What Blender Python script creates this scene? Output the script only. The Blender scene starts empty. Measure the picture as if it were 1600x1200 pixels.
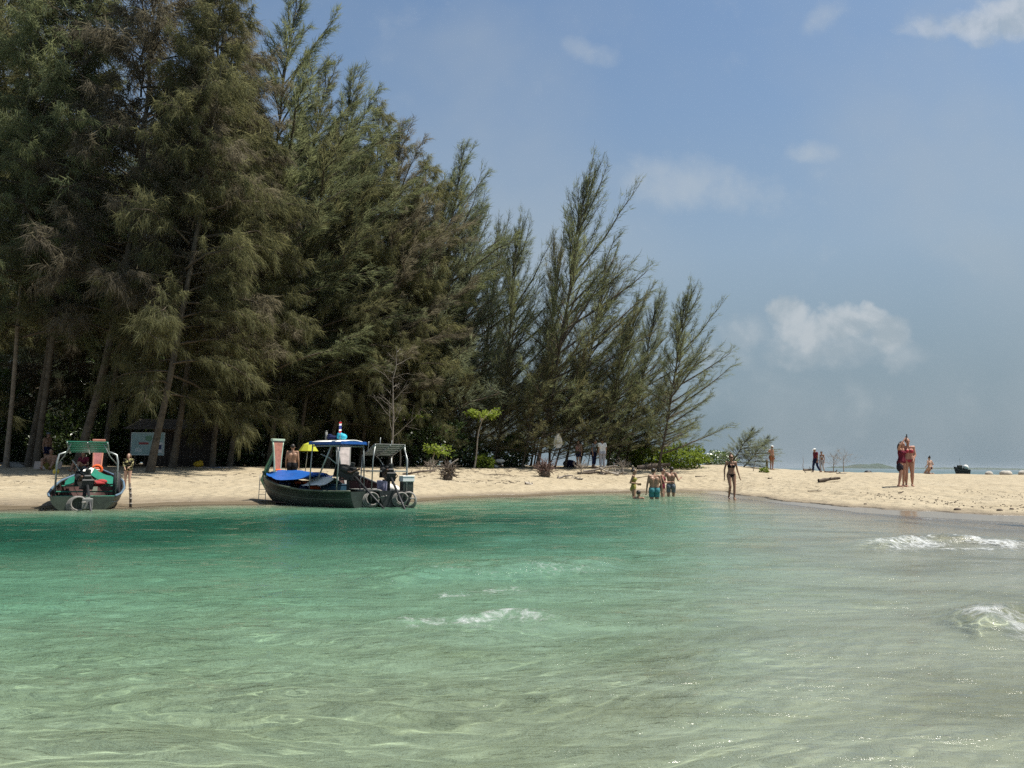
import bpy, math, random
import numpy as np
from mathutils import Vector, Matrix, Euler

# ------------------------------------------------------------------ camera, sky, sun
scene = bpy.context.scene
col = scene.collection
R = math.radians
F = 1209.0
CAM_H, PITCH, ROLL = 1.2, R(5.95), R(0.6)
HAZE = 2.5e-5
SUN_EL, SUN_AZ = R(66), R(88)          # azimuth measured from +Y towards +X

cd = bpy.data.cameras.new('camera'); cam = bpy.data.objects.new('camera', cd); col.objects.link(cam)
cd.sensor_width = 36; cd.lens = 36 * F / 1600; cd.clip_start = 0.05; cd.clip_end = 20000
CM = Matrix.Translation((0, 0, CAM_H)) @ Matrix.Rotation(R(90) + PITCH, 4, 'X') @ Matrix.Rotation(ROLL, 4, 'Z')
cam.matrix_world = CM
scene.camera = cam

def nt(tree):
    def N(kind, **kw):
        n = tree.nodes.new(kind)
        for k, v in kw.items():
            if k.startswith('i_'):
                key = k[2:]; key = int(key) if key.isdigit() else key.replace('__', ' ')
                s = n.inputs[key]
                if hasattr(v, 'is_output') or isinstance(v, bpy.types.NodeSocket): tree.links.new(v, s)
                else: s.default_value = v
            else: setattr(n, k, v)
        return n
    def M(op, a, b=0.0, c=None, clamp=False):
        n = tree.nodes.new('ShaderNodeMath'); n.operation = op; n.use_clamp = clamp
        for i, v in enumerate((a, b, c)):
            if v is None: continue
            if isinstance(v, bpy.types.NodeSocket): tree.links.new(v, n.inputs[i])
            else: n.inputs[i].default_value = v
        return n.outputs[0]
    def MIX(fac, a, b, blend='MIX'):
        n = tree.nodes.new('ShaderNodeMix'); n.data_type = 'RGBA'; n.blend_type = blend
        for i, v in ((0, fac), (6, a), (7, b)):
            if isinstance(v, bpy.types.NodeSocket): tree.links.new(v, n.inputs[i])
            else: n.inputs[i].default_value = v if i == 0 else (*v, 1)
        return n.outputs[2]
    def RAMP(fac, stops, interp='LINEAR'):
        n = tree.nodes.new('ShaderNodeValToRGB'); n.color_ramp.interpolation = interp
        e = n.color_ramp.elements
        while len(e) < len(stops): e.new(0.5)
        for el, (p, c) in zip(e, stops):
            el.position = p; el.color = (*c, 1) if hasattr(c, '__len__') else (c, c, c, 1)
        tree.links.new(fac, n.inputs[0]); return n.outputs[0]
    return N, M, MIX, RAMP

world = bpy.data.worlds.new('World'); scene.world = world; world.use_nodes = True
wt = world.node_tree; wt.nodes.clear()
N, M, MIX, RAMP = nt(wt)
sky = N('ShaderNodeTexSky', sky_type='NISHITA', sun_disc=False, sun_elevation=SUN_EL, sun_rotation=SUN_AZ,
        altitude=0, air_density=1.0, dust_density=1.6, ozone_density=1.5)
tc = N('ShaderNodeTexCoord')
sep = N('ShaderNodeSeparateXYZ', i_0=tc.outputs['Generated'])
dx, dy, dz = sep.outputs
el = M('MAXIMUM', dz, 0.0)
# humid tropical haze: the sky greys towards the horizon at every azimuth
SKY_HAZE = (3.15, 3.95, 4.55)
hz = RAMP(el, [(0.0, 0.93), (0.10, 0.86), (0.25, 0.70), (0.42, 0.34), (0.6, 0.12), (1.0, 0.08)])
base = MIX(hz, MIX(1.0, sky.outputs[0], (0.93, 1.15, 1.28), 'MULTIPLY'), SKY_HAZE)
# low grey-blue bank near the horizon
bank = RAMP(el, [(0.0, 0.80), (0.09, 0.48), (0.26, 0.0)])
base = MIX(bank, base, (1.45, 2.12, 2.55))
# clouds: in tangent coordinates of the sky dome (u = x/y, v = z/y)
ya = M('MAXIMUM', M('ABSOLUTE', dy), 0.02)
cu, cv = M('DIVIDE', dx, ya), M('DIVIDE', dz, ya)
uv = N('ShaderNodeCombineXYZ', i_0=cu, i_1=cv, i_2=M('MULTIPLY', M('SIGN', dy), 3.0)).outputs[0]
n1 = N('ShaderNodeTexNoise', i_Vector=uv, i_Scale=9.0, i_Detail=9.0, i_Roughness=0.58, i_Distortion=0.25).outputs[0]
n2 = N('ShaderNodeTexNoise', i_Vector=uv, i_Scale=2.1, i_Detail=5.0, i_Roughness=0.5).outputs[0]
n3 = N('ShaderNodeTexNoise', i_Vector=uv, i_Scale=26.0, i_Detail=6.0, i_Roughness=0.6).outputs[0]
fwd = M('GREATER_THAN', dy, 0.0)
def pxuv(px, py):
    v = CM.to_3x3() @ Vector(((px - 800) / F, -(py - 600) / F, -1)); return v.x / v.y, v.z / v.y
def blob(px, py, rx, ry, tilt=0.0):
    u0, v0 = pxuv(px, py)
    a = M('SUBTRACT', cu, u0); b = M('SUBTRACT', cv, v0)
    c, s = math.cos(tilt), math.sin(tilt)
    a2 = M('ADD', M('MULTIPLY', a, c), M('MULTIPLY', b, s)); b2 = M('SUBTRACT', M('MULTIPLY', b, c), M('MULTIPLY', a, s))
    q = M('ADD', M('POWER', M('ABSOLUTE', M('DIVIDE', a2, rx / F)), 2.0), M('POWER', M('ABSOLUTE', M('DIVIDE', b2, ry / F)), 2.0))
    return M('MULTIPLY', M('SUBTRACT', 1.0, q, clamp=True), fwd)
def smooth(x, lo, hi):
    n = N('ShaderNodeMapRange', interpolation_type='SMOOTHSTEP', i_0=x, i_1=lo, i_2=hi); return n.outputs[0]
# heaps of cumulus: lobes pushed about by turbulence, crisp on top and dissolving downwards
wv = N('ShaderNodeTexNoise', i_Vector=uv, i_Scale=13.0, i_Detail=8.0, i_Roughness=0.6).outputs['Color']
ws = N('ShaderNodeSeparateColor', i_0=wv)
cu0, cv0 = cu, cv
cu = M('ADD', cu0, M('MULTIPLY', M('SUBTRACT', ws.outputs[0], 0.5), 0.085)); cv = M('ADD', cv0, M('MULTIPLY', M('SUBTRACT', ws.outputs[1], 0.5), 0.075))
def heap(lobes):
    t = None
    for (px, py, rx, ry, k) in lobes:
        q = M('MULTIPLY', blob(px, py, rx, ry), k); t = q if t is None else M('MAXIMUM', t, q)
    return t
h1 = heap([(1232, 488, 42, 34, 1.0), (1262, 512, 60, 40, .9), (1318, 502, 62, 40, 1.0), (1362, 494, 40, 34, 1.0), (1385, 520, 46, 44, .85), (1300, 540, 150, 42, .6), (1165, 520, 70, 40, .55), (1120, 548, 90, 45, .4), (1405, 548, 70, 38, .45)])
h2 = heap([(1600, 25, 120, 55, 1.0), (1530, 38, 90, 40, .8), (1460, 40, 70, 38, .55), (1700, -20, 180, 90, 1.0), (1420, 55, 40, 22, .4)])
cu, cv = cu0, cv0
puff = M('MAXIMUM', h1, h2)
puffm = smooth(M('ADD', puff, M('MULTIPLY', M('SUBTRACT', n3, 0.5), 0.5)), 0.10, 0.85)
soft = M('ADD', M('ADD', blob(1085, 290, 190, 60, -0.15), M('MULTIPLY', blob(1270, 236, 55, 24), 0.9)), M('MULTIPLY', blob(920, 82, 70, 26, -0.3), 1.0))
soft = M('ADD', soft, M('MULTIPLY', blob(1285, 28, 28, 60, -0.75), 0.8))
soft = M('ADD', soft, M('MULTIPLY', blob(1190, 620, 420, 50), 0.35))
softm = smooth(M('ADD', M('MULTIPLY', soft, 0.36), M('ADD', M('MULTIPLY', n1, 0.70), M('MULTIPLY', n3, 0.45))), 0.62, 1.12)
veil = M('MULTIPLY', smooth(n2, 0.34, 0.72), 0.55)
base = MIX(veil, base, (4.25, 4.75, 5.1))
base = MIX(M('MULTIPLY', softm, 0.42), base, (5.4, 5.8, 6.0))
# lit tops, greyer undersides
shade_n = N('ShaderNodeTexNoise', i_Vector=N('ShaderNodeVectorMath', operation='ADD', i_0=uv, i_1=(0.012, -0.022, 0)).outputs[0], i_Scale=9.0, i_Detail=9.0, i_Roughness=0.58, i_Distortion=0.25).outputs[0]
cloudc = MIX(smooth(M('ADD', M('SUBTRACT', n1, shade_n), M('MULTIPLY', M('SUBTRACT', n3, 0.5), 0.12)), -0.11, 0.11), (4.0, 4.55, 4.9), (6.3, 6.5, 6.6))
base = MIX(M('MULTIPLY', puffm, 0.56), base, cloudc)
bg = N('ShaderNodeBackground', i_Color=base, i_Strength=0.0575)
wo = N('ShaderNodeOutputWorld', i_Surface=bg.outputs[0])

sd = bpy.data.lights.new('sun', 'SUN'); sun = bpy.data.objects.new('sun', sd); col.objects.link(sun)
sd.energy = 4.3; sd.angle = R(0.5); sd.color = (1.0, 0.95, 0.86)
SUNDIR = Vector((math.sin(SUN_AZ) * math.cos(SUN_EL), math.cos(SUN_AZ) * math.cos(SUN_EL), math.sin(SUN_EL)))
sun.rotation_euler = SUNDIR.to_track_quat('Z', 'Y').to_euler()
vs = scene.view_settings
vs.view_transform = 'Standard'; vs.look = 'None'; vs.gamma = 1; vs.use_curve_mapping = False; vs.exposure = 0.85
scene.render.engine = 'CYCLES'
cy = scene.cycles
cy.use_denoising = False; cy.max_bounces = 8; cy.transparent_max_bounces = 12; cy.caustics_reflective = False; cy.caustics_refractive = True
cy.sample_clamp_indirect = 4; cy.sample_clamp_direct = 7

# ------------------------------------------------------------------ helpers
CR = CM.to_3x3()
def ray(px, py): return CR @ Vector(((px - 800) / F, -(py - 600) / F, -1))
def at(px, py, Y):                      # the point seen at that pixel, Y metres away
    v = ray(px, py); return Vector((0, 0, CAM_H)) + v * (Y / v.y)
rng = np.random.default_rng(7); random.seed(7)

def _hash(ix, iy, seed):
    h = (ix.astype(np.int64) * 374761393 + iy.astype(np.int64) * 668265263 + seed * 1442695041) & 0xffffffff
    h = ((h ^ (h >> 13)) * 1274126177) & 0xffffffff
    return ((h ^ (h >> 16)) & 0xffff) / 65535.0
def vnoise(x, y, seed=0):
    x = np.asarray(x, float); y = np.asarray(y, float)
    ix = np.floor(x); iy = np.floor(y); fx = x - ix; fy = y - iy
    fx = fx * fx * (3 - 2 * fx); fy = fy * fy * (3 - 2 * fy)
    a = _hash(ix, iy, seed); b = _hash(ix + 1, iy, seed); c = _hash(ix, iy + 1, seed); d = _hash(ix + 1, iy + 1, seed)
    return (a + (b - a) * fx) * (1 - fy) + (c + (d - c) * fx) * fy - 0.5
def fbm(x, y, seed=0, octv=4):
    t = 0; a = 1.0
    for k in range(octv): t = t + a * vnoise(x * 2 ** k, y * 2 ** k, seed + k); a *= 0.5
    return t

def tag(o, label=None, cat=None, group=None, kind=None):
    if label: o['label'] = label
    if cat: o['category'] = cat
    if group: o['group'] = group
    if kind: o['kind'] = kind
    return o
def link(name, me, parent=None, loc=None):
    o = bpy.data.objects.new(name, me); col.objects.link(o)
    if parent: o.parent = parent
    if loc is not None: o.location = loc
    return o
def thing(name, label, cat, loc=(0, 0, 0), rz=0.0, group=None):
    o = link(name, None); o.location = loc; o.rotation_euler = (0, 0, rz); o.empty_display_size = 0.2
    return tag(o, label, cat, group)
def np_mesh(name, V, Fc, k, mat=None, smooth=False, attrs=None):
    me = bpy.data.meshes.new(name); V = np.asarray(V, np.float32); Fc = np.asarray(Fc, np.int32).reshape(-1, k)
    me.vertices.add(len(V)); me.vertices.foreach_set('co', V.ravel())
    me.loops.add(Fc.size); me.loops.foreach_set('vertex_index', Fc.ravel())
    me.polygons.add(len(Fc)); me.polygons.foreach_set('loop_start', np.arange(0, Fc.size, k, dtype=np.int32))
    if smooth: me.polygons.foreach_set('use_smooth', np.ones(len(Fc), bool))
    for an, av in (attrs or {}).items():
        a = me.attributes.new(an, 'FLOAT', 'POINT'); a.data.foreach_set('value', np.asarray(av, np.float32).ravel())
    me.update(calc_edges=True)
    if mat: me.materials.append(mat)
    return me

class MB:
    """collects shapes into one mesh"""
    def __init__(s): s.v = []; s.f = []
    def add(s, vs, fs):
        n = len(s.v); s.v += [tuple(v) for v in vs]; s.f += [tuple(i + n for i in f) for f in fs]; return s
    def box(s, c, d, rot=None, bevel=0.0):
        c = Vector(c); hx, hy, hz = d[0] / 2, d[1] / 2, d[2] / 2
        if bevel > 0:
            b = min(bevel, hx * .49, hy * .49, hz * .49); vs = []; 
            for (sz, ins) in ((-1, b), (-1, 0), (1, 0), (1, b)):
                z = sz * hz if ins else sz * (hz - b)
                ax, ay = hx - ins, hy - ins
                vs += [(-ax + (0 if ins else 0), -ay, z), (ax, -ay, z), (ax, ay, z), (-ax, ay, z)]
            fs = [(3, 2, 1, 0)]
            for k in range(3):
                for i in range(4): fs.append((k * 4 + i, k * 4 + (i + 1) % 4, k * 4 + 4 + (i + 1) % 4, k * 4 + 4 + i))
            fs.append((12, 13, 14, 15))
        else:
            vs = [(x * hx, y * hy, z * hz) for z in (-1, 1) for (x, y) in ((-1, -1), (1, -1), (1, 1), (-1, 1))]
            fs = [(3, 2, 1, 0), (4, 5, 6, 7)] + [(i, (i + 1) % 4, 4 + (i + 1) % 4, 4 + i) for i in range(4)]
        m = rot.to_matrix() if isinstance(rot, Euler) else (rot if rot is not None else Matrix.Identity(3))
        return s.add([c + m @ Vector(v) for v in vs], fs)
    def tube(s, pts, r, n=8, caps=True):
        pts = [Vector(p) for p in pts]; rs = r if hasattr(r, '__len__') else [r] * len(pts)
        vs = []; fs = []; up = None
        for i, p in enumerate(pts):
            d = (pts[min(i + 1, len(pts) - 1)] - pts[max(i - 1, 0)])
            d = d.normalized() if d.length > 1e-9 else Vector((0, 0, 1))
            if up is None: up = Vector((0, 0, 1)) if abs(d.z) < 0.9 else Vector((1, 0, 0))
            a = d.cross(up).normalized(); up = a.cross(d).normalized()
            for j in range(n):
                t = 2 * math.pi * j / n; vs.append(p + (a * math.cos(t) + up * math.sin(t)) * rs[i])
        for i in range(len(pts) - 1):
            for j in range(n): fs.append((i * n + j, i * n + (j + 1) % n, (i + 1) * n + (j + 1) % n, (i + 1) * n + j))
        if caps: fs += [tuple(range(n - 1, -1, -1)), tuple(range((len(pts) - 1) * n, len(pts) * n))]
        return s.add(vs, fs)
    def capsule(s, p0, p1, r0, r1, n=10):
        p0 = Vector(p0); p1 = Vector(p1); d = p1 - p0
        d = d.normalized() if d.length > 1e-6 else Vector((0, 0, 1))
        P = []; rr = []
        for a in (-88, -60, -30, 0): P.append(p0 + d * r0 * math.sin(R(a))); rr.append(r0 * math.cos(R(a)))
        for a in (0, 30, 60, 88): P.append(p1 + d * r1 * math.sin(R(a))); rr.append(r1 * math.cos(R(a)))
        return s.tube(P, rr, n)
    def ell(s, c, r, n=12, m=8, rot=None):
        c = Vector(c); q = rot if rot is not None else Matrix.Identity(3); vs = []; fs = []
        for i in range(m + 1):
            t = -math.pi / 2 + math.pi * i / m; ct = max(math.cos(t), 0.02)
            for j in range(n):
                p = 2 * math.pi * j / n; vs.append(c + q @ Vector((r[0] * ct * math.cos(p), r[1] * ct * math.sin(p), r[2] * math.sin(t))))
        for i in range(m):
            for j in range(n): fs.append((i * n + j, i * n + (j + 1) % n, (i + 1) * n + (j + 1) % n, (i + 1) * n + j))
        fs += [tuple(range(n - 1, -1, -1)), tuple(range(m * n, m * n + n))]
        return s.add(vs, fs)
    def torus(s, c, R0, r, rot=None, n=20, m=8, squash=1.0):
        c = Vector(c); q = rot if rot is not None else Matrix.Identity(3); vs = []; fs = []
        for i in range(n):
            a = 2 * math.pi * i / n
            for j in range(m):
                b = 2 * math.pi * j / m; rr = R0 + r * math.cos(b)
                vs.append(c + q @ Vector((rr * math.cos(a), rr * math.sin(a) * squash, r * math.sin(b))))
        for i in range(n):
            for j in range(m): fs.append((i * m + j, ((i + 1) % n) * m + j, ((i + 1) % n) * m + (j + 1) % m, i * m + (j + 1) % m))
        return s.add(vs, fs)
    def mesh(s, name, mat, smooth=False):
        me = bpy.data.meshes.new(name); me.from_pydata(s.v, [], s.f); me.update()
        if smooth: me.polygons.foreach_set('use_smooth', [True] * len(me.polygons))
        if mat: me.materials.append(mat)
        return me
    def build(s, name, mat, parent=None, smooth=False, loc=None):
        return link(name, s.mesh(name, mat, smooth), parent, loc)

MATS = {}
def mat(name, c, rough=0.6, var=0.18, scale=6.0, bump=0.0, bscale=20.0, spec=0.4, metal=0.0, c2=None, coat=0.0):
    if name in MATS: return MATS[name]
    m = bpy.data.materials.new(name); m.use_nodes = True; t = m.node_tree; t.nodes.clear(); N, M, MIX, RAMP = nt(t)
    tc = N('ShaderNodeTexCoord').outputs['Object']
    n = N('ShaderNodeTexNoise', i_Vector=tc, i_Scale=scale, i_Detail=6.0, i_Roughness=0.65).outputs[0]
    d = c2 or tuple(x * (1 - 2 * var) for x in c); b = tuple(min(1, x * (1 + var)) for x in c)
    cc = RAMP(n, [(0.28, d), (0.5, c), (0.72, b)])
    p = N('ShaderNodeBsdfPrincipled', i_Base__Color=cc, i_Roughness=rough, i_Metallic=metal)
    p.inputs['Specular IOR Level'].default_value = spec
    if coat: p.inputs['Coat Weight'].default_value = coat
    if bump > 0:
        bn = N('ShaderNodeTexNoise', i_Vector=tc, i_Scale=bscale, i_Detail=5.0).outputs[0]
        bp = N('ShaderNodeBump', i_Height=bn, i_Strength=0.6, i_Distance=bump); t.links.new(bp.outputs[0], p.inputs['Normal'])
    N('ShaderNodeOutputMaterial', i_Surface=p.outputs[0]); MATS[name] = m; return m

def leaf_mat(name, stops, trans=0.4, gloss=0.0):
    m = bpy.data.materials.new(name); m.use_nodes = True; t = m.node_tree; t.nodes.clear(); N, M, MIX, RAMP = nt(t)
    a = N('ShaderNodeAttribute', attribute_name='tint').outputs['Fac']
    r = N('ShaderNodeObjectInfo').outputs['Random']
    f = M('ADD', a, M('MULTIPLY', M('SUBTRACT', r, 0.5), 0.22))
    c = RAMP(f, stops)
    d = N('ShaderNodeBsdfDiffuse', i_Color=c); tr = N('ShaderNodeBsdfTranslucent', i_Color=MIX(0.5, c, tuple(min(1, x * 1.25) for x in stops[-1][1])))
    s = N('ShaderNodeMixShader', i_0=trans, i_1=d.outputs[0], i_2=tr.outputs[0]).outputs[0]
    if gloss:
        g = N('ShaderNodeBsdfGlossy', i_Color=(1, 1, 1, 1), i_Roughness=0.5)
        fr = N('ShaderNodeFresnel', i_IOR=1.4).outputs[0]
        s = N('ShaderNodeMixShader', i_0=M('MULTIPLY', fr, gloss), i_1=s, i_2=g.outputs[0]).outputs[0]
    N('ShaderNodeOutputMaterial', i_Surface=s); return m

# ------------------------------------------------------------------ ground profile: per bearing (x/y) a list of (distance, height)
PROF = {
 -900: [(0.3,-.3),(3,-.35),(5,-.6),(9,-1.4),(13,-1.5),(15,-.5),(16.5,0),(18,.06),(22,.16),(26,.35),(32,.78),(45,.85),(110,.9),(140,-1),(200,-5)],
 0: [(0.3,-.26),(3,-.27),(4.3,-.36),(6,-.55),(8,-.66),(10.5,-.85),(14,-1.2),(17,-.6),(18.4,0),(19.6,.06),(24,.17),(28,.36),(34,.8),(45,.85),(110,.9),(140,-1),(200,-5)],
 200: [(0.3,-.26),(3,-.27),(4.3,-.36),(6,-.53),(8,-.64),(11,-.82),(14.5,-1.12),(18,-.6),(19.7,0),(20.8,.06),(25,.15),(29,.36),(35,.8),(46,.86),(110,.9),(140,-1),(200,-5)],
 400: [(0.3,-.25),(3,-.26),(4.3,-.34),(6,-.5),(8.5,-.62),(12,-.78),(15.5,-1.0),(20,-.6),(22.0,0),(23.2,.07),(27,.22),(32,.55),(38,.92),(48,.95),(110,.95),(140,-1),(200,-5)],
 640: [(0.3,-.24),(3,-.25),(4.3,-.31),(6,-.45),(9,-.6),(13,-.85),(17,-1.05),(22.5,-.55),(24.8,0),(26,.09),(30,.35),(37,.8),(44,1.02),(60,1.05),(110,1.0),(140,-1),(200,-5)],
 800: [(0.3,-.23),(3,-.24),(4.5,-.3),(6.2,-.45),(9,-.55),(13,-.72),(17,-.9),(26,-.5),(29.4,0),(30.6,.09),(35,.45),(41,.9),(46,1.1),(60,1.12),(110,1.05),(135,-1),(200,-5)],
 960: [(0.3,-.22),(3,-.23),(4.5,-.27),(6.2,-.4),(9,-.5),(16,-.74),(25,-.75),(31,-.42),(35,0),(36.5,.1),(41,.6),(47,1.15),(60,1.2),(95,1.1),(125,-1),(200,-5)],
 1060: [(0.3,-.21),(3,-.22),(5,-.25),(7,-.36),(10,-.42),(16,-.56),(26,-.56),(30,-.45),(34,-.1),(37,0.02),(38.6,.1),(43,.7),(48.5,1.22),(65,1.3),(85,1.1),(110,-1),(200,-5)],
 1130: [(0.3,-.2),(3,-.21),(8,-.3),(16,-.4),(24,-.25),(28.5,-.05),(31,-.03),(36,.03),(38,.12),(42.5,.7),(49,1.33),(62,1.3),(80,1.0),(100,-1),(200,-5)],
 1180: [(0.3,-.2),(3,-.2),(8,-.26),(16,-.28),(23,-.16),(27.5,-.02),(29,.01),(31,.06),(34,.28),(41,.72),(52,1.08),(64,1.15),(80,.6),(98,-1),(200,-5)],
 1260: [(0.3,-.19),(3,-.19),(8,-.22),(16,-.17),(21,-.09),(24.2,0),(26,.05),(28,.22),(34,.6),(56,.9),(66,.97),(80,.3),(95,-1),(200,-5)],
 1350: [(0.3,-.18),(3,-.18),(8,-.18),(15,-.11),(19,-.05),(21.2,.01),(23,.05),(24.6,.26),(28.6,.6),(40,.8),(60,.93),(75,.2),(90,-1),(200,-5)],
 1450: [(0.3,-.17),(3,-.17),(8,-.15),(14,-.08),(17.5,-.03),(19.6,.01),(21.4,.05),(23,.27),(28,.58),(40,.78),(58,.88),(72,.2),(90,-1),(200,-5)],
 1600: [(0.3,-.17),(3,-.16),(8,-.12),(12.5,-.08),(16,-.02),(17.8,.01),(19.7,.05),(21.6,.28),(27,.55),(38,.74),(56,.85),(70,.1),(90,-1),(200,-5)],
 2500: [(0.3,-.24),(3,-.2),(7,-.12),(11,-.05),(13,.0),(15,.05),(17,.28),(23,.55),(34,.74),(52,.85),(66,.1),(86,-1),(200,-5)]}
PC = sorted(PROF); PU = np.array([(c - 800) / F for c in PC])
LY = np.log(np.geomspace(0.3, 200, 400)); PT = np.array([np.interp(LY, [math.log(a) for a, b in PROF[c]], [b for a, b in PROF[c]]) for c in PC])
k5 = np.array([1, 2, 3, 2, 1]) / 9.0
PT = np.array([np.convolve(np.pad(r, 2, mode='edge'), k5, 'valid') for r in PT])
def prof(x, y):
    x = np.asarray(x, float); y = np.asarray(y, float); u = np.clip(x / np.maximum(y, .3), PU[0], PU[-1] - 1e-6)
    i = np.clip(np.searchsorted(PU, u, side='right') - 1, 0, len(PU) - 2); t = (u - PU[i]) / (PU[i + 1] - PU[i]); t = t * t * (3 - 2 * t) * 0.5 + t * 0.5
    g = np.clip((np.log(np.clip(y, .3, 200)) - LY[0]) / (LY[1] - LY[0]), 0, 398.999); j = g.astype(int); s = g - j
    a = PT[i, j] * (1 - s) + PT[i, j + 1] * s; b = PT[i + 1, j] * (1 - s) + PT[i + 1, j + 1] * s
    return a * (1 - t) + b * t
def ground_h(x, y):
    z = prof(x, y); x = np.asarray(x, float); y = np.asarray(y, float)
    dry = np.clip((z - 0.06) / 0.25, 0, 1)
    z = z + fbm(x * 0.16, y * 0.16, 3, 3) * 0.10 * np.clip(np.abs(z) * 2, 0.15, 1) * (y < 140)
    z = z + dry * (fbm(x * 0.9, y * 0.7, 11, 3) * 0.055 - np.maximum(0, vnoise(x * 2.1, y * 1.7, 29) - 0.22) * 0.16)
    return z
def gz(x, y): return float(ground_h(np.array([x]), np.array([y]))[0])
def spot(px, Y, dz=0.0):
    p = at(px, 728, Y); return Vector((p.x, Y, gz(p.x, Y) + dz))

def fan(ys, us):
    Yg, Ug = np.meshgrid(ys, us, indexing='ij'); return Ug * Yg, Yg
def grid_faces(nr, nc):
    a = (np.arange(nr - 1)[:, None] * nc + np.arange(nc - 1)[None, :]).ravel()
    return np.stack([a, a + 1, a + nc + 1, a + nc], 1)

# sand
m = bpy.data.materials.new('sand'); m.use_nodes = True; t = m.node_tree; t.nodes.clear(); N, M, MIX, RAMP = nt(t)
pos = N('ShaderNodeNewGeometry').outputs['Position']
z = N('ShaderNodeSeparateXYZ', i_0=pos).outputs[2]
na = N('ShaderNodeTexNoise', i_Vector=pos, i_Scale=0.55, i_Detail=6.0, i_Roughness=0.6).outputs[0]
nb = N('ShaderNodeTexNoise', i_Vector=pos, i_Scale=7.0, i_Detail=7.0, i_Roughness=0.7).outputs[0]
nc = N('ShaderNodeTexNoise', i_Vector=pos, i_Scale=70.0, i_Detail=3.0).outputs[0]
dryc = MIX(RAMP(na, [(0.3, 0.0), (0.7, 1.0)]), (0.325, 0.268, 0.178), (0.39, 0.33, 0.23))
dryc = MIX(RAMP(nb, [(0.50, 0.0), (0.72, 0.5)]), dryc, (0.2, 0.157, 0.10))
dryc = MIX(RAMP(nc, [(0.60, 0.0), (0.75, 0.35)]), dryc, (0.15, 0.12, 0.08))
zw = M('ADD', z, M('MULTIPLY', M('SUBTRACT', na, 0.5), 0.07))
wet = N('ShaderNodeMapRange', interpolation_type='SMOOTHSTEP', i_0=zw, i_1=0.17, i_2=0.05).outputs[0]
film = N('ShaderNodeMapRange', interpolation_type='SMOOTHSTEP', i_0=zw, i_1=0.075, i_2=0.045).outputs[0]
mpb = N('ShaderNodeMapping', i_0=pos); mpb.inputs['Scale'].default_value = (0.45, 1.15, 1.0); mpb.inputs['Rotation'].default_value = (0, 0, -0.25)
nbed = N('ShaderNodeTexNoise', i_Vector=mpb.outputs[0], i_Scale=0.8, i_Detail=6.0, i_Roughness=0.6, i_Distortion=0.7).outputs[0]
subm = N('ShaderNodeMapRange', i_0=z, i_1=-0.02, i_2=-0.12).outputs[0]
cc = MIX(wet, dryc, MIX(subm, (0.19, 0.153, 0.106), MIX(RAMP(nbed, [(0.40, 0.0), (0.56, 1.0)]), (0.22, 0.19, 0.115), (0.40, 0.36, 0.27))))
# forest floor litter far from the water
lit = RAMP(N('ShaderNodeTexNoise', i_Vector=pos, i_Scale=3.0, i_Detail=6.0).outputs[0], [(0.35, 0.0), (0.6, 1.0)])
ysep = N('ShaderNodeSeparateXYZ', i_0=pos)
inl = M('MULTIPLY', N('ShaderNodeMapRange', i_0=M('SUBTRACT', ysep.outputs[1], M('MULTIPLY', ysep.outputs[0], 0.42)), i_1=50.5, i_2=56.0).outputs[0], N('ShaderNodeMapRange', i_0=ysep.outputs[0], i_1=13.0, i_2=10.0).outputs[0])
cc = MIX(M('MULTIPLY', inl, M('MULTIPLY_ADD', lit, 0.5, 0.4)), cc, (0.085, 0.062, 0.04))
vf = N('ShaderNodeTexVoronoi', i_Vector=pos, i_Scale=2.6, feature='SMOOTH_F1', i_Smoothness=0.6).outputs[0]
bh = M('ADD', M('ADD', M('MULTIPLY', N('ShaderNodeTexNoise', i_Vector=pos, i_Scale=3.2, i_Detail=4.0, i_Roughness=0.6).outputs[0], 0.13), M('MULTIPLY', nb, 0.06)), M('MULTIPLY', vf, 0.16))
bmp = N('ShaderNodeBump', i_Height=M('MULTIPLY', bh, M('SUBTRACT', 1.0, film)), i_Strength=1.0, i_Distance=1.0)
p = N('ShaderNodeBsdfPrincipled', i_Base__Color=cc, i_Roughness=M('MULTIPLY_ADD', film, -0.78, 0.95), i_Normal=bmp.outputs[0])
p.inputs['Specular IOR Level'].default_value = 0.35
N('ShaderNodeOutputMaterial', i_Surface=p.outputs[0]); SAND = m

ys = np.concatenate([np.geomspace(0.6, 15, 150), np.geomspace(15, 70, 330)[1:], np.geomspace(70, 200, 40)[1:], np.geomspace(200, 9000, 12)[1:]])
us = np.concatenate([np.linspace(-2.6, -0.85, 60)[:-1], np.linspace(-0.85, 0.85, 430), np.linspace(0.85, 2.6, 60)[1:]])
X, Y = fan(ys, us); Z = ground_h(X, Y)
g = link('ground', np_mesh('ground', np.stack([X.ravel(), Y.ravel(), Z.ravel()], 1), grid_faces(*X.shape), 4, SAND, True)); tag(g, kind='structure')

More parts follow.
